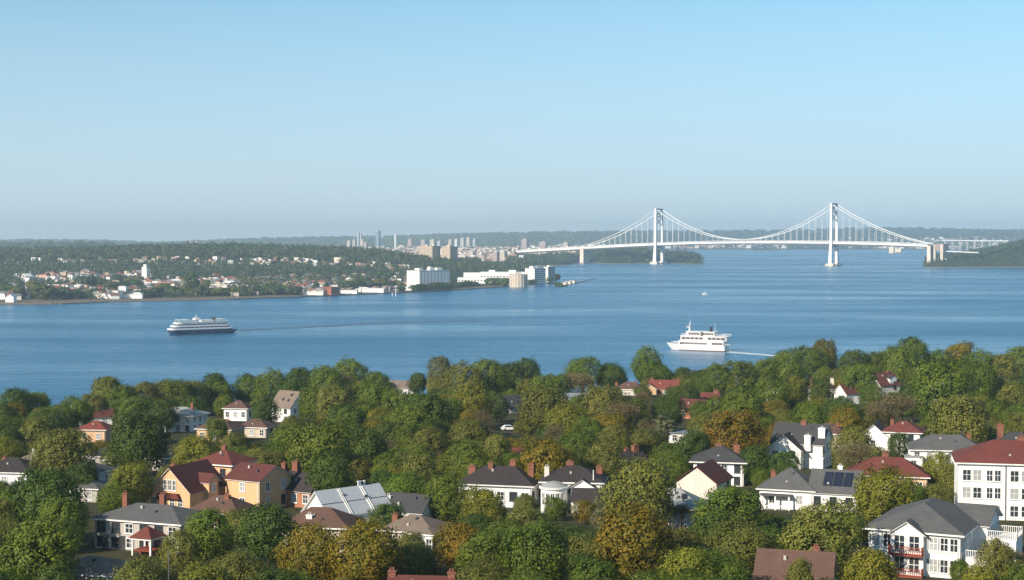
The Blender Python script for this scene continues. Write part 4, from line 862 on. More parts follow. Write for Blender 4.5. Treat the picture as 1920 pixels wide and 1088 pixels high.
def far_block(name, label, px, D, yaw, w, d, h, wallm, parts=(), cat='building', lm=None, roofm=None, z=None):
    if z is None and px < 1044: D = max(D, shore_d(px)+max(w, d)*.5+8)
    b = land_pt(px, D, -.5) if z is None else Vector((X_of(px, D), D, z))
    o = link(name, None, None, b, R(yaw), label=label, category=cat)
    m = MB(); m.box(0, 0, 0, w, d, h); build('wall', m, wallm, o)
    m = MB(); m.box(0, 0, h+.003, w+.6, d+.6, .7); ro = build('roof', m, roofm or M_CONC, o)
    for x, y, ww, dd, hh in parts: m = MB(); m.box(x, y, h+.706, ww, dd, hh); build('roof_cabin', m, wallm, ro)
    if lm: LMF.append((px, D, lm))
    return o
def strips(o, w, d, h, faces, nrow, ncol, ww, wh, m=None, z0=2.0):
    """window openings, one pane each"""
    key = ('s', ww, wh)
    if key not in WIN_CACHE:
        b = MB(); b.box(0, -.06, -wh/2, ww, .12, wh); WIN_CACHE[key] = b.mesh('window', M_GLASS)
    for face in faces:
        L = w if face in (0, 2) else d
        for r_ in range(nrow):
            for c_ in range(ncol if face == 0 else max(2, int(ncol*d/w))):
                nc = ncol if face == 0 else max(2, int(ncol*d/w))
                q = -L/2+L*(c_+.5)/nc; z = z0+(h-z0)*(r_+.5)/nrow
                link('window', WIN_CACHE[key], o, (q, -d/2, z) if face == 0 else (w/2, q, z) if face == 1 else (-w/2, -q, z), face*math.pi/2)
WB = wall_mat('block_white', (.80,.78,.74)); WBG = wall_mat('block_beige', (.58,.47,.36)); WBR = wall_mat('block_brown', (.38,.25,.18)); WBP = wall_mat('block_pinkish', (.46,.31,.26)); WBB = wall_mat('block_grey', (.44,.46,.48)); WGL = mat('tower_glass', (.16,.24,.30), .3, .2, .05, spec=.5); WRED = wall_mat('hall_brick', (.42,.13,.085))
o = far_block('waterfront_block', 'big plain white slab block by the far water, bright end and bluish long side', 803, 2345, -48, 29, 56, 26.5, WB, [(-6, -14, 6, 8, 3), (6, 0, 7, 9, 4), (0, 18, 8, 10, 3.4), (-6, 8, 4, 4, 5), (5, -20, 5, 6, 3)], lm='the big white waterfront block')
strips(o, 29, 56, 26.5, (0,), 8, 2, 1.6, 1.5); strips(o, 29, 56, 26.5, (1,), 8, 5, 1.5, 1.4)
far_block('annex', 'low white annex at the foot of the big white waterfront block', 768, 2280, -30, 14, 10, 5, WB)
o = far_block('beige_tower_block', 'wide beige apartment tower, one of two behind the white waterfront block', 806, 3440, -38, 36, 26, 31, WBG, [(-8, 0, 6, 6, 3), (8, 3, 5, 5, 4)], lm='the two beige towers'); strips(o, 36, 26, 31, (0, 1), 10, 9, 2.0, 1.5)
o = far_block('beige_tower_block', 'narrower beige apartment tower with a dark shaded side, beside its wider twin', 843, 3430, -40, 25, 24, 34, WBG, [(0, 0, 8, 8, 3.5)]); strips(o, 25, 24, 34, (0, 1), 11, 6, 2.0, 1.5)
o = far_block('long_hall', 'long low white hall on the far point, the lower of two', 908, 2590, -8, 82, 26, 9, WB, [], lm='the long white halls', roofm=FR['white']); strips(o, 82, 26, 9, (0,), 1, 16, 2.6, 1.6)
o = far_block('long_hall', 'long white hall with the higher roof behind the lower hall', 945, 2700, -8, 76, 34, 15, WB, [(-20, 0, 10, 8, 3), (14, 2, 12, 8, 3)], roofm=FR['white']); strips(o, 76, 34, 15, (0,), 1, 14, 2.6, 1.6)
o = far_block('long_hall', 'small white shed roof just behind the two long white halls', 895, 2830, -6, 46, 20, 9, WB, [], roofm=FR['white'])
# ribbed round-cornered beige building
b = land_pt(972, 2468, -.5); o = link('ribbed_building', None, None, b, 0, label='beige round-sided building with vertical ribs on the far point', category='building'); LMF.append((972, 2468, 'the ribbed round building'))
m = MB(); m.lathe(0, 0, [(13.5, 0), (13.5, 22.5)], 20); build('wall', m, WBG, o)
for k in range(20): a = k/20*2*math.pi; m = MB(); m.box(13.6*math.cos(a), 13.6*math.sin(a), 0, .9, .9, 23.2, 0, a); build('rib', m, M_CONC, o)
m = MB(); m.lathe(0, 0, [(13.2, 22.503), (13.2, 23.5)], 20); m.box(0, 0, 23.51, 8, 8, 2.5); build('roof', m, M_CONC, o)
o = far_block('point_block', 'white and glassy block on the far point, beside the ribbed building', 1004, 2545, -45, 21, 26, 24, WB, [(0, -6, 8, 8, 3), (-3, 6, 6, 6, 3)], lm='the white glassy point block'); strips(o, 21, 26, 24, (1,), 7, 6, 2.6, 1.9); strips(o, 21, 26, 24, (0,), 7, 2, 1.4, 1.5)
o = far_block('point_block', 'narrow white and blue block standing last on the far point', 1030, 2560, -45, 10, 16, 25, WB, [(0, 0, 5, 6, 2)]); strips(o, 10, 16, 25, (1,), 7, 8, 2.4, 2.0)
far_block('yellow_hut', 'small pale yellow hut at the water below the point blocks', 1012, 2462, -20, 8, 7, 5, mat('hut_yellow', (.75, .66, .35)))
o = far_block('red_hall', 'red brick hall on the far waterfront', 618, 2010, -36, 19, 15, 9.5, WRED, lm='the red brick hall', roofm=FR['red']); strips(o, 19, 15, 9.5, (0, 1), 2, 6, 1.6, 1.8)
far_block('boat_house', 'long low pale shed over the far water, at the end of the beach', 588, 1945, -4, 26, 9, 4.2, WB, roofm=FR['white'])
far_block('boat_house', 'low pale shed beside the red brick hall', 655, 2010, -6, 22, 10, 5, WB, roofm=FR['grey'])
far_block('boat_house', 'long white shed between the red brick hall and the white mast', 700, 2080, -6, 30, 11, 5.5, WB, roofm=FR['white'])
far_block('church', 'pale tower block rising over gardens on the left slope of the far town', 273, 2640, -20, 9, 9, 20, WB, [(0, 0, 5, 5, 4)], lm='the pale garden tower')
far_block('terrace_house', 'long pinkish house with a white gable on the far slope', 312, 2300, -20, 24, 10, 8, FW['pink'], roofm=FR['red'])
far_block('villa', 'cream villa with flat roof above the far wood edge', 638, 3080, -24, 20, 12, 9, FW['cream'], lm='the cream hillside villa')
far_block('villa', 'white boxy villa near the far water below the gardens', 217, 1985, -24, 13, 9, 10, FW['white'])
far_block('villa', 'tall white villa behind the boxy villa on the far bank', 232, 2025, -20, 10, 8, 14, FW['white'])
# white mast, the pier, sea wall
b = land_pt(742, 2115); o = link('white_mast', None, None, b, 0, label='thin white mast with a crosstree on the far quay', category='mast'); LMF.append((742, 2115, 'the white mast'))
m = MB(); m.tube([(0,0,-1), (0,0,17)], [.55, .3], 8); build('pole', m, M_TRIM, o); m = MB(); m.bar((-3.5,0,11), (3.5,0,11), .45); build('crosstree', m, M_TRIM, o); m = MB(); m.bar((-4.5,0,0), (-4.5,0,7), .8); build('stay_post', m, M_TRIM, o)
def ribbon_pts(pxs, off): return [Vector((X_of(p, shore_d(p)+off), shore_d(p)+off, 0)) for p in pxs]
m = MB(); ps = ribbon_pts(np.arange(-30, 112, 6), -9)
for a, c in zip(ps[:-1], ps[1:]): m.bar(a+Vector((0,0,1.9)), c+Vector((0,0,1.9)), 6, .5)
o = link('pier', None, None, (0,0,0), 0, label='long timber pier along the far bank below the huge round tree', category='pier'); build('deck', m, mat('pier_timber', (.24,.19,.15), .9), o)
for a in ps: m = MB(); m.box(a.x, a.y-2.4, -2, .9, .9, 3.9); build('pile', m, M_DARKMETAL, o)
m = MB(); ps = ribbon_pts(list(np.arange(112, 1046, 9)), -4)
for a, c in zip(ps[:-1], ps[1:]): m.bar(a+Vector((0,0,.55)), c+Vector((0,0,.55)), 2.4, 1.3)
link('sea_wall', m.mesh('sea_wall', mat('sea_wall_stone', (.20,.17,.14), .95, .4, .05)), label='low stone sea wall edging the far bank', category='wall')
m = MB(); m.bar((X_of(1044, 2520), 2530, .5), (X_of(1085, 2700), 2700, .6), 14, 1.6, w2=7); m.bar((X_of(1085, 2700), 2700, .5), (X_of(1118, 2960), 2960, .2), 6, 1.2, w2=3)
link('breakwater', m.mesh('breakwater', mat('breakwater_stone', (.17,.15,.13), .95, .4, .1)), label='low stone breakwater running out from the far point', category='breakwater')
for k, px in enumerate((1058, 1066, 1074)): D = 2545+k*45; far_block('quay_shed', ('first', 'second', 'third')[k]+' low pale shed along the breakwater, counted from the point', px, D, -20, 9, 8, 4, FW['cream'], z=.9)

# the city behind
def city_block(px, ytop, D, wpx, wallm, label, cabins=True, name='apartment_block', cat='apartment block', yaw=-35, spire=0):
    zb = land_z(px, D); h = H-(ytop-Y0)*D/F - zb; w = wpx*D/F*.86
    o = link(name, None, None, (X_of(px, D), D, zb-1), R(yaw), label=label, category=cat)
    m = MB(); m.box(0, 0, 0, w, w*.8, h+1); build('wall', m, wallm, o)
    m = MB(); m.box(0, 0, h+1.003, w*.5, w*.4, h*.06+1); ro = build('roof', m, M_CONC, o)
    n = max(4, int(h/5))
    for k in range(min(n, 12)): m = MB(); m.box(0, 0, (k+.45)*h/min(n, 12), w+.5, w*.8+.5, h/min(n, 12)*.32); build('window_band', m, WGL, o)
    if spire: m = MB(); m.tube([(0,0,h+1.0), (0,0,h+1+spire)], [w*.12, .6], 6); build('spire', m, M_CONC, o)
    return o
CITY = [(672,436,7600,5,WBB,'thin grey tower with a long spire, one of two in the spired pair',14),(677,438,7900,4,WBB,'second thin spired tower, just behind the long-spired one',12),(709,434,7600,9,WGL,'blue glass tower standing alone above the far city',0),(742,440,7800,5,WB,'slim white tower beside the pale dome',0),
 (655,452,7200,8,WBG,'beige slab at the outer side of the spired cluster',0),(665,450,7300,8,WBP,'pinkish slab under the two spired towers',0),(680,450,7200,8,WBG,'broad beige slab at the inner side of the spired cluster',0),(686,455,7100,7,WBP,'low pinkish slab beside the broad beige slab of the spired cluster',0),
 (684,466,6000,8,WB,'white low block in front of the spired cluster',0),(709,463,6000,8,WBG,'beige block below the blue glass tower',0),(770,449,8200,10,WBP,'pinkish block beside the pale dome',0),(795,451,7200,11,WBP,'pink-topped white block above the beige twin towers',0),(812,450,7000,11,WBG,'tall beige-white block right above the wider beige tower',0),
 (824,453,7300,8,WBB,'grey block next to the tall beige-white block',0),(845,450,7900,8,WBG,'first beige block of the row on the hill foot',0),(856,449,8000,7,WB,'second, whiter block of the row on the hill foot',0),(868,447,8100,9,WBG,'third block of the row on the hill foot',0),(879,446,8200,9,WBG,'fourth and tallest beige block of the row on the hill foot',0),(890,449,8300,7,WBB,'last grey block of the row on the hill foot',0),
 (885,472,4700,14,WBG,'stout beige tower before the city, facing the bridge end',0),(902,473,4750,5,WB,'thin white slab beside the stout beige tower',0),(930,473,4650,12,WBP,'pinkish-brown tower of the middle pair before the bridge',0),(944,472,4700,13,WBG,'paler tower of the middle pair before the bridge',0),(963,473,4650,12,WBR,'red-brown tower near the bridge end',0),(977,473,4800,8,WBG,'pale narrow tower between the red-brown tower and the bridge end',0),
 (985,449,7300,13,WBP,'broad pinkish block over the bridge approach',0),(1020,454,7400,17,WBP,'low wide pinkish block over the bridge approach',0),(1062,455,7400,12,WBG,'low beige block behind the bridge pier',0),
 (328,459,6700,9,WBG,'beige block standing apart at one end of the wooded ridge skyline',0),(358,454,6800,8,WBG,'first tall beige slab on the wooded ridge skyline',0),(370,454,6800,8,WBB,'second slab, greyer, on the wooded ridge skyline',0),(383,456,6850,9,WBP,'third slab, pinkish, on the wooded ridge skyline',0),(398,456,6900,9,WBG,'fourth slab, beige, on the wooded ridge skyline',0),(412,457,6950,10,WBP,'last slab, pinkish and low, on the wooded ridge skyline',0),
 (600,468,6300,7,WBG,'low beige block at the outer edge of the city',0),(616,464,6500,7,WBP,'pinkish block at the outer edge of the city',0),(635,460,6800,9,WBG,'beige block between the city edge and the spired cluster',0),(922,470,5600,7,WB,'small white block above the middle tower pair',0),(985,470,5000,9,WBR,'squat brown block beneath the bridge end',0)]
for px, yt, D, w, m_, lab, sp in CITY: city_block(px, yt, D, w, m_, lab, spire=sp)
b = land_pt(753, 8000); o = link('domed_hall', None, None, b, 0, label='wide pale domed hall beside the slim white tower', category='hall')
m = MB(); m.lathe(0, 0, [(20, 0), (20, 8)], 20); build('wall', m, WB, o); m = MB(); m.lathe(0, 0, [(20.5, 8.003), (17, 16), (9, 22), (1, 24)], 20); build('dome', m, WBG, o)
# low city fabric: thousands of roofs nobody could count
vm = bpy.data.materials.new('city_fabric'); vm.use_nodes = True; nt = vm.node_tree; at = nd(nt, 'ShaderNodeAttribute', attribute_name='tone')
cr = ramp(nt, at.outputs['Fac'], [(0, (.10,.095,.09)), (.2, (.30,.17,.13)), (.4, (.42,.29,.22)), (.6, (.50,.42,.34)), (.8, (.62,.59,.55)), (1, (.78,.76,.73))]); nt.nodes['Principled BSDF'].inputs['Roughness'].default_value = .9; nt.links.new(cr, nt.nodes['Principled BSDF'].inputs['Base Color'])
def fabric(name, spots, label):
    co, tn = [], []
    for px, D, w, h in spots:
        z = land_z(px, D)
        if z < 1: continue
        x = X_of(px, D); a = R(random.uniform(-50, 20)); d = w*random.uniform(.6, 1); ca, sa = math.cos(a), math.sin(a)
        P = [(x+ca*i*w/2-sa*j*d/2, D+sa*i*w/2+ca*j*d/2) for i, j in ((-1,-1),(1,-1),(1,1),(-1,1))]; t = random.random(); t2 = random.random()
        for i in range(4):
            p, q = P[i], P[(i+1) % 4]; co.append([(p[0], p[1], z-1), (q[0], q[1], z-1), (q[0], q[1], z+h), (p[0], p[1], z+h)]); tn.append(t)
        co.append([(p[0], p[1], z+h) for p in P]); tn.append(t2*.9)
    link(name, quads_mesh(name, np.array(co), vm, np.array(tn)), label=label, kind='stuff')
sp = []
for k in range(3400):
    D = random.uniform(4300, 8300); px = random.gauss(830, 150)
    lo = 590+max(0, (5600-D)/12)
    if px < lo or px > 1110 or (px > 985 and D < 5200): continue
    sp.append((px, D, random.uniform(9, 22), random.choice([6, 7, 8, 9, 12, 16])))
for k in range(700): sp.append((random.uniform(1040, 1480), random.uniform(8750, 9400), random.uniform(14, 30), random.choice([6, 8, 10, 16])))
fabric('city_rooftops', sp, 'dense low rooftops of the distant city spreading to the hills')
sp = [(random.gauss(1760, 90), random.uniform(8700, 10300), random.uniform(14, 30), random.choice([6, 8, 12])) for k in range(420)] + [(random.uniform(380, 640), random.uniform(6500, 8800), random.uniform(12, 24), random.choice([6, 8, 12])) for k in range(220)]
fabric('hillside_town', sp, 'pale specks of distant towns on the hills')
sp = []
for k in range(1000):
    px = random.uniform(-20, 780); D = max(random.uniform(2050, 3080), shore_d(px)+60)
    if dens(px, D) < .53 and not far_clear(px, D, 6, FAR_BOX): sp.append((px, D, random.uniform(6, 11), random.uniform(4, 6.5)))
fabric('town_rooftops', sp, 'remaining small rooftops between the trees of the far town')
# low white causeway beyond the headland
o = link('distant_viaduct', None, None, (0, 0, 0), 0, label='low white viaduct crossing the far water beyond the headland', category='bridge')
m = MB(); m.bar((X_of(1765, 8450), 8450, 50), (X_of(1890, 8380), 8380, 47), 10, 6); build('deck', m, M_TRIM, o)
for k in range(9): q = Vector((X_of(1765, 8450), 8450, 0)).lerp(Vector((X_of(1890, 8380), 8380, 0)), (k+.5)/9); m = MB(); m.box(q.x, q.y, -2, 9, 6, 46); build('pier', m, M_CONC, o)
for k, (px, D, w, h) in enumerate(((1672, 7000, 20, 28), (1684, 7050, 30, 20))): 
    far_block('harbour_block', ('pale tall block on the water under the bridge side span', 'wider pale block on the water under the bridge side span')[k], px, D, -30, w, 18, h, FW['cream'], z=-1)
# islets
for k, (px, D, w) in enumerate(((1421, 8000, 60), (1438, 8100, 90))):
    m = MB(); m.lathe(0, 0, [(w*.55, -1), (w*.42, 3), (w*.2, 8), (3, 10)], 16); o = link('islet', m.mesh('islet', M_LAND), None, (X_of(px, D), D, 0), None, kind='structure')

# ------------------------------------------------------------------ suspension bridge
A1, A2 = Vector((400, 4429, 0)), Vector((822, 4150, 0)); bd = (A2-A1).normalized(); bn = Vector((-bd.y, bd.x, 0)); SPAN = (A2-A1).length; BW = 34
BR = link('suspension_bridge', None, None, A1, math.atan2(bd.y, bd.x), label='long white suspension bridge with two portal towers crossing the bay', category='bridge')
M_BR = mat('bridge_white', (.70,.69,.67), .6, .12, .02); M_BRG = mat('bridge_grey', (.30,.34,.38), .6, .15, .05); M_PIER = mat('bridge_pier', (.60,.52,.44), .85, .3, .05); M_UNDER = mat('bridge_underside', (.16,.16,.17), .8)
S0, S1, S2, S3 = -455.0, -233.7, SPAN+252, SPAN+330
def deck_z(s): return float(np.interp(s, [S0, S1, -110, 0, 120, 262, 390, SPAN, SPAN+130, S2, S3], [32.5, 44, 50.4, 55.3, 59.3, 61.6, 61.8, 61.0, 58.4, 54.4, 53.0]))
m = MB(); u_ = MB(); ss = np.linspace(S0, S2, 70)
for a, c in zip(ss[:-1], ss[1:]):
    za, zc = deck_z(a), deck_z(c)
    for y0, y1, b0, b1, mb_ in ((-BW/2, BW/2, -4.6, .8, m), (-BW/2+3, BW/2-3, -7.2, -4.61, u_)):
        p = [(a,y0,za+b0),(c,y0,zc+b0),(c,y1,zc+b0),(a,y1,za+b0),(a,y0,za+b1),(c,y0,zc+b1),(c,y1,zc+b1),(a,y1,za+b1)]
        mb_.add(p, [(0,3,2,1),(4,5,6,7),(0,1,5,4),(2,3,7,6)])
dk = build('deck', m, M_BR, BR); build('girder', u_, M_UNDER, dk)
for y in (-BW/2+.6, BW/2-.6):
    m = MB()
    for a, c in zip(ss[:-1], ss[1:]): m.bar((a, y, deck_z(a)+2.6), (c, y, deck_z(c)+2.6), .8); m.bar((a, y, deck_z(a)+.8), (a, y, deck_z(a)+2.6), .5)
    build('railing', m, M_BR, dk)
T1, T2 = 151.0, 160.0
CAB = BW/2-1.5
for s, tz, pier in ((0, T1, 1), (SPAN, T2, 1)):
    dz = deck_z(s); tw = link('tower', None, BR, (s, 0, 0), 0)
    for sy in (-1, 1):
        m = MB()
        yb, yd, yt = sy*(BW/2+5.5), sy*(BW/2+2.0), sy*(BW/2+1.0)
        def sec(y, z, a, b): return [(-a/2, y-b/2, z), (a/2, y-b/2, z), (a/2, y+b/2, z), (-a/2, y+b/2, z)]
        rings = sec(yb, 6, 9.5, 7)+sec(yd, dz-6, 6.8, 4.8)+sec(yd, dz+2, 6.4, 4.4)+sec(yt, tz, 5.0, 3.8)
        f = [(3,2,1,0), (12,13,14,15)]
        for k in range(3): f += [(k*4+i, k*4+(i+1) % 4, k*4+4+(i+1) % 4, k*4+4+i) for i in range(4)]
        m.add(rings, f); build('leg', m, M_BR, tw)
    L = BW/2-.8
    def brace(a, b, w=2.2, d=3.0): q = MB(); q.bar(a, b, w, d); build('brace', q, M_BRG, tw)
    brace((0, -L, tz-2), (0, L, tz-2), 4, 4); brace((0, -L, tz-4), (0, L, tz-22)); brace((0, L, tz-4), (0, -L, tz-22)); brace((0, -L, tz-23), (0, L, tz-23), 3.4, 3.4)
    brace((0, -L, tz-25), (0, L, tz-46), 1.8, 2.2); brace((0, L, tz-25), (0, -L, tz-46), 1.8, 2.2)
    brace((0, -L-1, dz-10), (0, L+1, dz-10), 5, 5); brace((0, -L-1.5, dz-12.6), (0, -2, dz-10), 3); brace((0, L+1.5, dz-12.6), (0, 2, dz-10), 3)
    m = MB()
    for sy in (-1, 1): m.box(0, sy*(BW/2+5.5), -3, 24, 17, 9, 0, 0, .86)
    m.box(0, 0, -3, 18, BW, 5.5); build('pier', m, M_PIER, tw)
def cable_z(s):
    if s < 0: t = -s/233.7; return (1-t)*(T1-3)+t*(deck_z(S1)+4) - 4*13*t*(1-t)
    if s <= SPAN: t = s/SPAN; lo = deck_z(SPAN/2)+5.5; e = (1-t)*(T1-3)+t*(T2-3); return e - 4*(((T1+T2)/2-3)-lo)*t*(1-t)
    t = (s-SPAN)/252; return (1-t)*(T2-3)+t*(deck_z(S2)+3) - 4*14*t*(1-t)
for sy in (-1, 1):
    cs = list(np.linspace(S1, 0, 15))+list(np.linspace(0, SPAN, 41))[1:]+list(np.linspace(SPAN, S2, 16))[1:]
    m = MB(); m.tube([(s, sy*(BW/2+.2), cable_z(s)) for s in cs], 1.0, 8); cb = build('main_cable', m, M_BR, BR)
    for s in np.concatenate([np.arange(-215, -8, 17.2), np.arange(17.2, SPAN-8, 17.2), np.arange(SPAN+17.2, SPAN+240, 17.2)]):
        if cable_z(s)-deck_z(s) > 4: m = MB(); m.tube([(s, sy*(BW/2+.2), deck_z(s)), (s, sy*(BW/2+.2), cable_z(s)-.3)], .42, 5); build('hanger', m, M_BR, cb)
m = MB(); m.box(S1, 0, -4, 12, BW+4, 47-.5); build('anchor_pier', m, M_PIER, BR)
m = MB(); m.box(S0-6, 0, -4, 14, BW, 30); build('abutment', m, M_PIER, BR)
zl = 8
m = MB(); m.box(S2+3, 0, 0, 9, BW+3, 53); build('anchor_pier', m, M_PIER, BR)
an = MB(); an.box(S2+36, -BW/2, 0, 7, 7, 56); an.box(S2+36, BW/2, 0, 7, 7, 56); an.box(S2+18, -BW/2, 0, 5, 5, 55); ao = build('anchor_house', an, M_PIER, BR)
an = MB(); an.box(S2+29, 0, 40, 22, BW+6, 17); build('upper_hall', an, mat('anchor_brown', (.34,.27,.23), .85, .2, .05), ao)
m = MB()
for k in range(6): pass
m.bar((S2+42, 0, 39), (S2+118, 12, 36), 16, 2.4); build('approach_road', m, M_BR, BR)
LMF.append((1097, 4500, 'the bridge'))

# ------------------------------------------------------------------ boats
M_HULLW = mat('hull_white', (.66,.65,.63), .35, .06, .2, spec=.5); M_NAVY = mat('hull_navy', (.03,.06,.13), .4, .1, .2, spec=.5); M_WINR = mat('cabin_glass', (.06,.035,.03), .12, .4, .5, spec=.6); M_DECK = mat('ship_deck', (.35,.36,.37), .8); M_BOOT = mat('boot_stripe', (.16,.06,.045), .6); M_FUNNEL = mat('funnel_black', (.03,.03,.03), .5)
def hull_mesh(L, Bm, z1, bow, stern, m_, name, z0=-1.5, flare=.25, sheer=1.2):
    """bow at +x"""
    n = 26; rows = []
    for zi in (0, .35, .7, 1.0):
        row = []
        for i in range(n+1):
            t = i/n; z = z0+(z1-z0)*zi + sheer*max(0, t-.6)**2*6*zi*zi*.45
            x = -L/2-stern*zi+ (L+stern*zi+bow*zi)*t
            hb = Bm/2*min(1, (t/.05)**.35 if t < .05 else 1)*(1-max(0, (t-.62)/.38)**2.0)*(1-flare+flare*zi)
            row.append((x, max(hb, .02), z))
        rows.append(row)
    v, f = [], []
    for row in rows: v += [(x, -y, z) for x, y, z in row]+[(x, y, z) for x, y, z in row]
    k = 2*(n+1)
    for r_ in range(3):
        for i in range(n):
            f.append((r_*k+i, r_*k+i+1, (r_+1)*k+i+1, (r_+1)*k+i)); o = n+1
            f.append((r_*k+o+i+1, r_*k+o+i, (r_+1)*k+o+i, (r_+1)*k+o+i+1))
        f.append((r_*k+n+1, r_*k, (r_+1)*k, (r_+1)*k+n+1))
    t = 3*k
    for i in range(n): f.append((t+i, t+i+1, t+n+1+i+1, t+n+1+i))
    me = bpy.data.meshes.new(name); me.from_pydata(v, [], f); me.materials.append(m_); return me
def deckhouse(x0, x1, w, z, h, round_front=0.0, round_back=0.0):
    m = MB(); pl = []
    for k in range(7): a = math.pi/2*k/6; pl.append((x1-round_front+round_front*math.sin(a), w/2*(1-(.45 if round_front else 0)*(1-math.cos(a)))))
    q = []
    for k in range(7): a = math.pi/2*k/6; q.append((x0+round_back-round_back*math.sin(a), w/2*(1-(.45 if round_back else 0)*(1-math.cos(a)))))
    top = q[::-1]+pl; poly = [(x, -y) for x, y in top]+[(x, y) for x, y in top[::-1]]
    n = len(poly); m.add([(x, y, z) for x, y in poly]+[(x, y, z+h) for x, y in poly], [tuple(range(n))[::-1], tuple(range(n, 2*n))]+[(i, (i+1) % n, n+(i+1) % n, n+i) for i in range(n)]); return m
def side_windows(root, xs, w, h, y, z, m_):
    for x in xs:
        for s in (-1, 1): b = MB(); b.box(x, s*(y+.02), z, w, .16, h); build('window', b, m_, root)
def rails(root, x0, x1, y, z, h=1.2, step=1.6, m_=None):
    m = MB()
    for s in (-1, 1):
        m.bar((x0, s*y, z+h), (x1, s*y, z+h), .16); m.bar((x0, s*y, z+h*.5), (x1, s*y, z+h*.5), .1)
        for x in np.arange(x0, x1+.1, step): m.bar((x, s*y, z), (x, s*y, z+h), .12)
    m.bar((x0, -y, z+h), (x0, y, z+h), .16); build('railing', m, m_ or M_HULLW, root)
# white excursion ferry
D = 1119; f = link('white_ferry', None, None, (X_of(1315, D), D, 0), math.pi-R(27), label='white three-deck ferry with tall mast steaming past the near trees', category='ferry'); L = 45
link('hull', hull_mesh(L-5, 10.5, 4.0, 5.5, 0.5, M_HULLW, 'hull', sheer=2.2), f)
link('boot_stripe', hull_mesh(L-5+.3, 10.5-.25, .45, .4, .1, M_BOOT, 'boot_stripe', sheer=0), f)
x0 = -L/2
b = deckhouse(x0+4.5, x0+38, 10.2, 4.05, 2.9, 6); dh = build('main_deckhouse', b, M_HULLW, f); side_windows(dh, [x0+17+k*1.55 for k in range(13)], 1.25, 1.3, 5.1, 4.5, M_WINR); side_windows(dh, [x0+6+k*2.0 for k in range(4)], 1.8, 1.5, 5.1, 4.5, M_WINR)
b = deckhouse(x0+2.2, x0+36.5, 10.8, 7.0, 2.9, 7, 4); ud = build('upper_deckhouse', b, M_HULLW, f)
side_windows(ud, [x0+20.5+k*3.2 for k in range(5)], 2.7, 1.5, 5.4, 7.9, M_WINR); side_windows(ud, [x0+5+k*3.1 for k in range(4)], 2.7, 1.6, 5.4, 7.9, M_WINR)
b = deckhouse(x0+1.6, x0+37, 11.2, 9.93, .35, 7, 4); build('sun_deck', b, M_HULLW, f)
b = deckhouse(x0+11.5, x0+20, 8.6, 10.3, 2.5, 1.5); ad = build('aft_saloon', b, M_HULLW, f); side_windows(ad, [x0+13+k*2.1 for k in range(4)], 1.9, 1.4, 4.3, 11.0, M_WINR)
b = deckhouse(x0+21.5, x0+32.5, 8.2, 10.3, 2.7, 3); wh = build('wheelhouse', b, M_HULLW, f); side_windows(wh, [x0+23+k*2.1 for k in range(4)], 1.9, 1.4, 4.1, 11.0, M_WINR)
b = deckhouse(x0+10.5, x0+33, 9.2, 13.02, .3, 3); build('canopy', b, M_HULLW, f)
m = MB(); m.tube([(x0+31, 0, 13.3), (x0+30.4, 0, 20.5)], [.75, .18], 8); ms = build('mast', m, M_HULLW, f); m = MB(); m.bar((x0+30.8, -2, 17), (x0+30.8, 2, 17), .35); m.bar((x0+31, 0, 15.6), (x0+33.4, 0, 16.2), .4); build('yard', m, M_HULLW, ms)
m = MB(); m.tube([(x0+15.5, 0, 13.3), (x0+15.0, 0, 16.6)], [1.1, .9], 12); build('funnel', m, M_FUNNEL, f); m = MB(); m.tube([(x0+12.4, 0, 13.3), (x0+12.4, 0, 19)], [.16, .08], 6); build('aerial', m, M_HULLW, f)
rails(f, x0+2.4, x0+11, 5.2, 10.3); rails(f, x0+33, x0+36, 3.2, 10.3); rails(f, x0+38.5, x0+43.5, 2.4, 4.6); rails(f, x0+.2, x0+4, 4.4, 4.05)
# dark-hulled ferry
D = 1308; f = link('dark_hulled_ferry', None, None, (X_of(377, D), D, 0), math.pi+R(35), label='long navy-hulled ferry with striped white decks crossing the bay', category='ferry'); L = 58; x0 = -L/2
link('hull', hull_mesh(L-6, 11, 2.9, 3.0, 6.0, M_NAVY, 'hull', sheer=.4), f)
link('boot_stripe', hull_mesh(L-6+.3, 10.7, .5, .3, .8, M_BOOT, 'boot_stripe', sheer=0), f)
zz = 2.95
for k, (a, c, w) in enumerate(((x0+3, x0+56.5, 11.2), (x0+6, x0+54, 10.6), (x0+8, x0+51.5, 10.0))):
    b = deckhouse(a, c, w-.8, zz, 1.0, 5, 3); build('cabin_deck', b, M_NAVY if k < 3 else M_HULLW, f)
    b = deckhouse(a-.5, c+.6, w, zz+1.01, 1.25, 5.2, 3); band = build('deck_band', b, M_HULLW, f); zz += 2.28
    m = MB(); [m.box(a+6+i*4.2, s*(w/2-.38), zz-2.26, .3, .1, .95) for i in range(10) for s in (-1, 1)]; build('deck_stanchion', m, M_HULLW, band)
b = deckhouse(x0+20, x0+32, 8, zz+.01, 1.6, 2); build('wheelhouse', b, M_HULLW, f)
b = deckhouse(x0+31, x0+36, 5, zz+1.62, 1.6, 1); build('bridge_cabin', b, M_HULLW, f)
m = MB(); m.tube([(x0+33.5, 0, zz+3.2), (x0+33.5, 0, zz+5.6)], [.5, .15], 8); build('mast', m, M_HULLW, f)
for y in (-1.6, 1.6): m = MB(); m.tube([(x0+19, y, zz), (x0+18.4, y, zz+3.6)], [1.0, .8], 10); build('funnel', m, M_FUNNEL, f)
b = deckhouse(x0+9, x0+16, 9, zz+1.7, .25); build('awning', b, M_HULLW, f); m = MB(); [m.bar((x0+9.3+i*2.1, s*4.3, zz), (x0+9.3+i*2.1, s*4.3, zz+1.69), .2) for i in range(4) for s in (-1, 1)]; build('awning_post', m, M_HULLW, f)
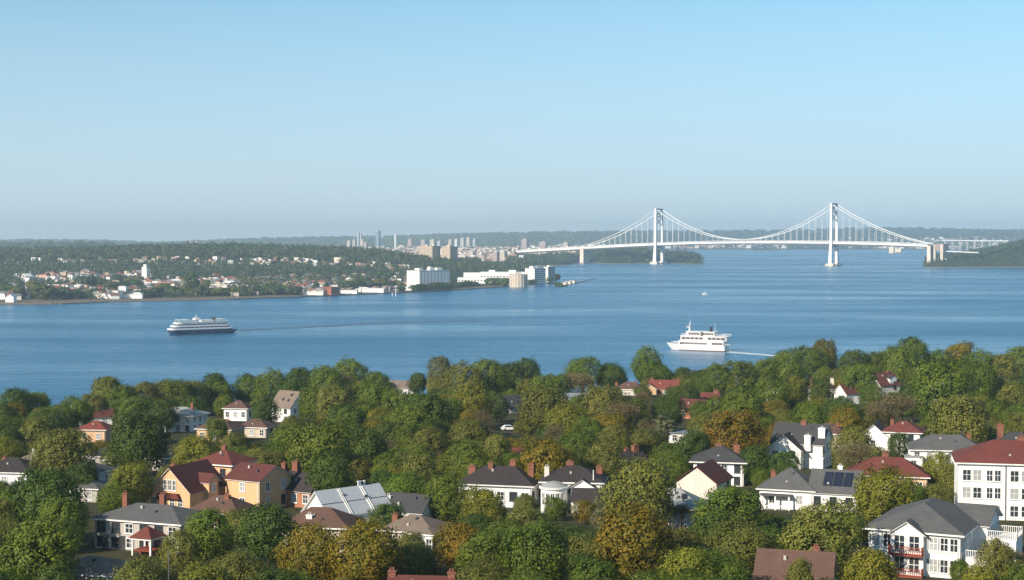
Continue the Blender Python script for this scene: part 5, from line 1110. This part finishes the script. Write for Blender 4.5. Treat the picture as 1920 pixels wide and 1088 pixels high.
for a in (x0+40.5, x0+46): b = deckhouse(a, a+4, 8.5, zz+1.9, .25); build('awning', b, M_HULLW, f); m = MB(); [m.bar((a+.3+i*3.4, s*4.1, zz), (a+.3+i*3.4, s*4.1, zz+1.89), .2) for i in range(2) for s in (-1, 1)]; build('awning_post', m, M_HULLW, f)
rails(f, x0+9, x0+50, 5.4, zz, 1.1, 2.0)
# little white motor boat far out
D = 2150; f = link('motor_boat', None, None, (X_of(1322, D), D, 0), R(200), label='tiny white motor boat alone in the middle of the bay', category='boat')
link('hull', hull_mesh(7, 3, 1.5, 1.2, .2, M_HULLW, 'hull', z0=-.5), f); b = deckhouse(-1.5, 1.8, 2.2, 1.5, 1.7, .8); build('cabin', b, M_HULLW, f); m = MB(); m.tube([(-.5,0,3.2), (-.5,0,5.6)], .12, 6); build('mast', m, M_HULLW, f)
# wakes: low ridges of disturbed water behind the two ferries
M_FOAM = mat('wake_foam', (.62,.66,.68), .5, .3, .15); 
def wake(name, pts, w0, w1, m_, h=.12):
    m = MB(); n = len(pts)
    v = []
    for i, (x, y) in enumerate(pts):
        q = Vector((pts[min(i+1, n-1)][0]-pts[max(i-1, 0)][0], pts[min(i+1, n-1)][1]-pts[max(i-1, 0)][1], 0)).normalized(); pn = Vector((-q.y, q.x, 0)); w = w0+(w1-w0)*i/(n-1); w *= random.uniform(.7, 1.3)
        v += [(x-pn.x*w/2, y-pn.y*w/2, .02), (x, y, h), (x+pn.x*w/2, y+pn.y*w/2, .02)]
    m.add(v, [(3*i+j, 3*i+3+j, 3*i+4+j, 3*i+1+j) for i in range(n-1) for j in (0, 1)])
    link(name, m.mesh(name, m_), kind='structure')
def pp(px, y): D = H*F/(y-Y0); return (X_of(px, D), D)
wake('ferry_wake', [pp(1369+k*3.4, 660.6+k*.27) for k in range(30)], 11.0, 8.0, M_FOAM, .3)
wake('ferry_wake', [pp(440+k*9.5, float(np.interp(440+k*9.5, [440, 520, 620, 760, 920], [620.5, 616.3, 611, 604.6, 601]))) for k in range(50)], 20.0, 34.0, mat('calm_water', (.003,.035,.075), .3, .05, spec=.15), .03)
# ------------------------------------------------------------------ haze
hm = bpy.data.materials.new('haze'); hm.use_nodes = True; nt = hm.node_tree; nt.nodes.remove(nt.nodes['Principled BSDF'])
pv = nd(nt, 'ShaderNodeVolumePrincipled'); pv.inputs['Color'].default_value = (.68, .85, .97, 1); pv.inputs['Density'].default_value = HAZE; pv.inputs['Anisotropy'].default_value = .2
nt.links.new(pv.outputs[0], nt.nodes['Material Output'].inputs['Volume'])
m = MB(); m.add([(-9000,-400,-8), (9000,-400,-8), (9000,14500,-8), (-9000,14500,-8), (-9000,-400,182), (9000,-400,182), (9000,14500,182), (-9000,14500,182)], [(0,3,2,1),(4,5,6,7),(0,1,5,4),(1,2,6,5),(2,3,7,6),(3,0,4,7)])
build('haze', m, hm, kind='stuff')

# ------------------------------------------------------------------ labels that single out each tree and far house
ORD = 'first second third fourth fifth sixth seventh eighth ninth tenth eleventh twelfth thirteenth fourteenth fifteenth sixteenth seventeenth eighteenth nineteenth twentieth'.split()
def number(items, tail):
    """items share one label: order them across the picture"""
    items.sort(key=lambda q: q['px']); n = len(items)
    for i, q in enumerate(items):
        if n == 1: q['o']['label'] = q['lab']; continue
        w = 'leftmost' if i == 0 else 'rightmost' if i == n-1 else ORD[i] + ' from left' if i < 20 else ORD[n-1-i] + ' from right' if n-1-i < 20 else None
        q['o']['label'] = q['lab'] + ', ' + (w or 'amid its row')
def assign(items, lmk, group, cat):
    by = {}
    for q in items: by.setdefault(q['lab'], []).append(q)
    for v in by.values(): number(v, '')
    for q in items: q['o']['category'] = cat; q['o']['group'] = group
for q in TREES:
    best = min(HOUSES, key=lambda h: (max(0, abs(q['px']-h[0])-h[2]*.5))**2 + (abs(q['D']-h[1])*F*46/(q['D']**2)*1.0)**2)
    px, D, hw, ph = best; dx = q['px']-px
    if abs(dx) < hw*.75: rel = 'behind' if q['D'] > D else 'in front of'
    elif abs(dx) < hw+q['w']: rel = 'just left of' if dx < 0 else 'just right of'
    else: rel = 'well left of' if dx < 0 else 'well right of'
    q['lab'] = f"{q['kind']} tree {rel} {ph}"
    if len(q['lab'].split()) > 12: q['lab'] = q['lab'].replace('rust-tinged autumn', 'rusty').replace('bare brown twiggy', 'bare').replace('tall oval', 'tall')
    if len(q['lab'].split()) > 12: q['lab'] = q['lab'].split(' ', 1)[1]
assign(TREES, HOUSES, 'trees on the near slope', 'tree')
for q in FARTREES:
    best = min(LMF, key=lambda h: abs(q['px']-h[0])+abs(q['D']-h[1])*.08); dx = q['px']-best[0]
    q['lab'] = f"{'small ' if q['w'] < 14 else 'big ' if q['w'] > 19 else ''}{q['kind']} far-shore tree {'left of' if dx < 0 else 'right of'} {best[2]}"
assign(FARTREES, LMF, 'trees along the far shore', 'tree')
for q in FARHOUSES:
    dd = q['D']-shore_d(q['px']); row = 'waterside' if dd < 130 else 'tree-ringed' if dd < 420 else 'ridge-foot'
    best = min(LMF, key=lambda h: abs(q['px']-h[0]) + abs(q['D']-h[1])*.05); dx = q['px']-best[0]
    q['lab'] = f"{row} {q['kind']} {'left of' if dx < 0 else 'right of'} {best[2]}"
assign(FARHOUSES, LMF, 'houses of the far town', 'house')
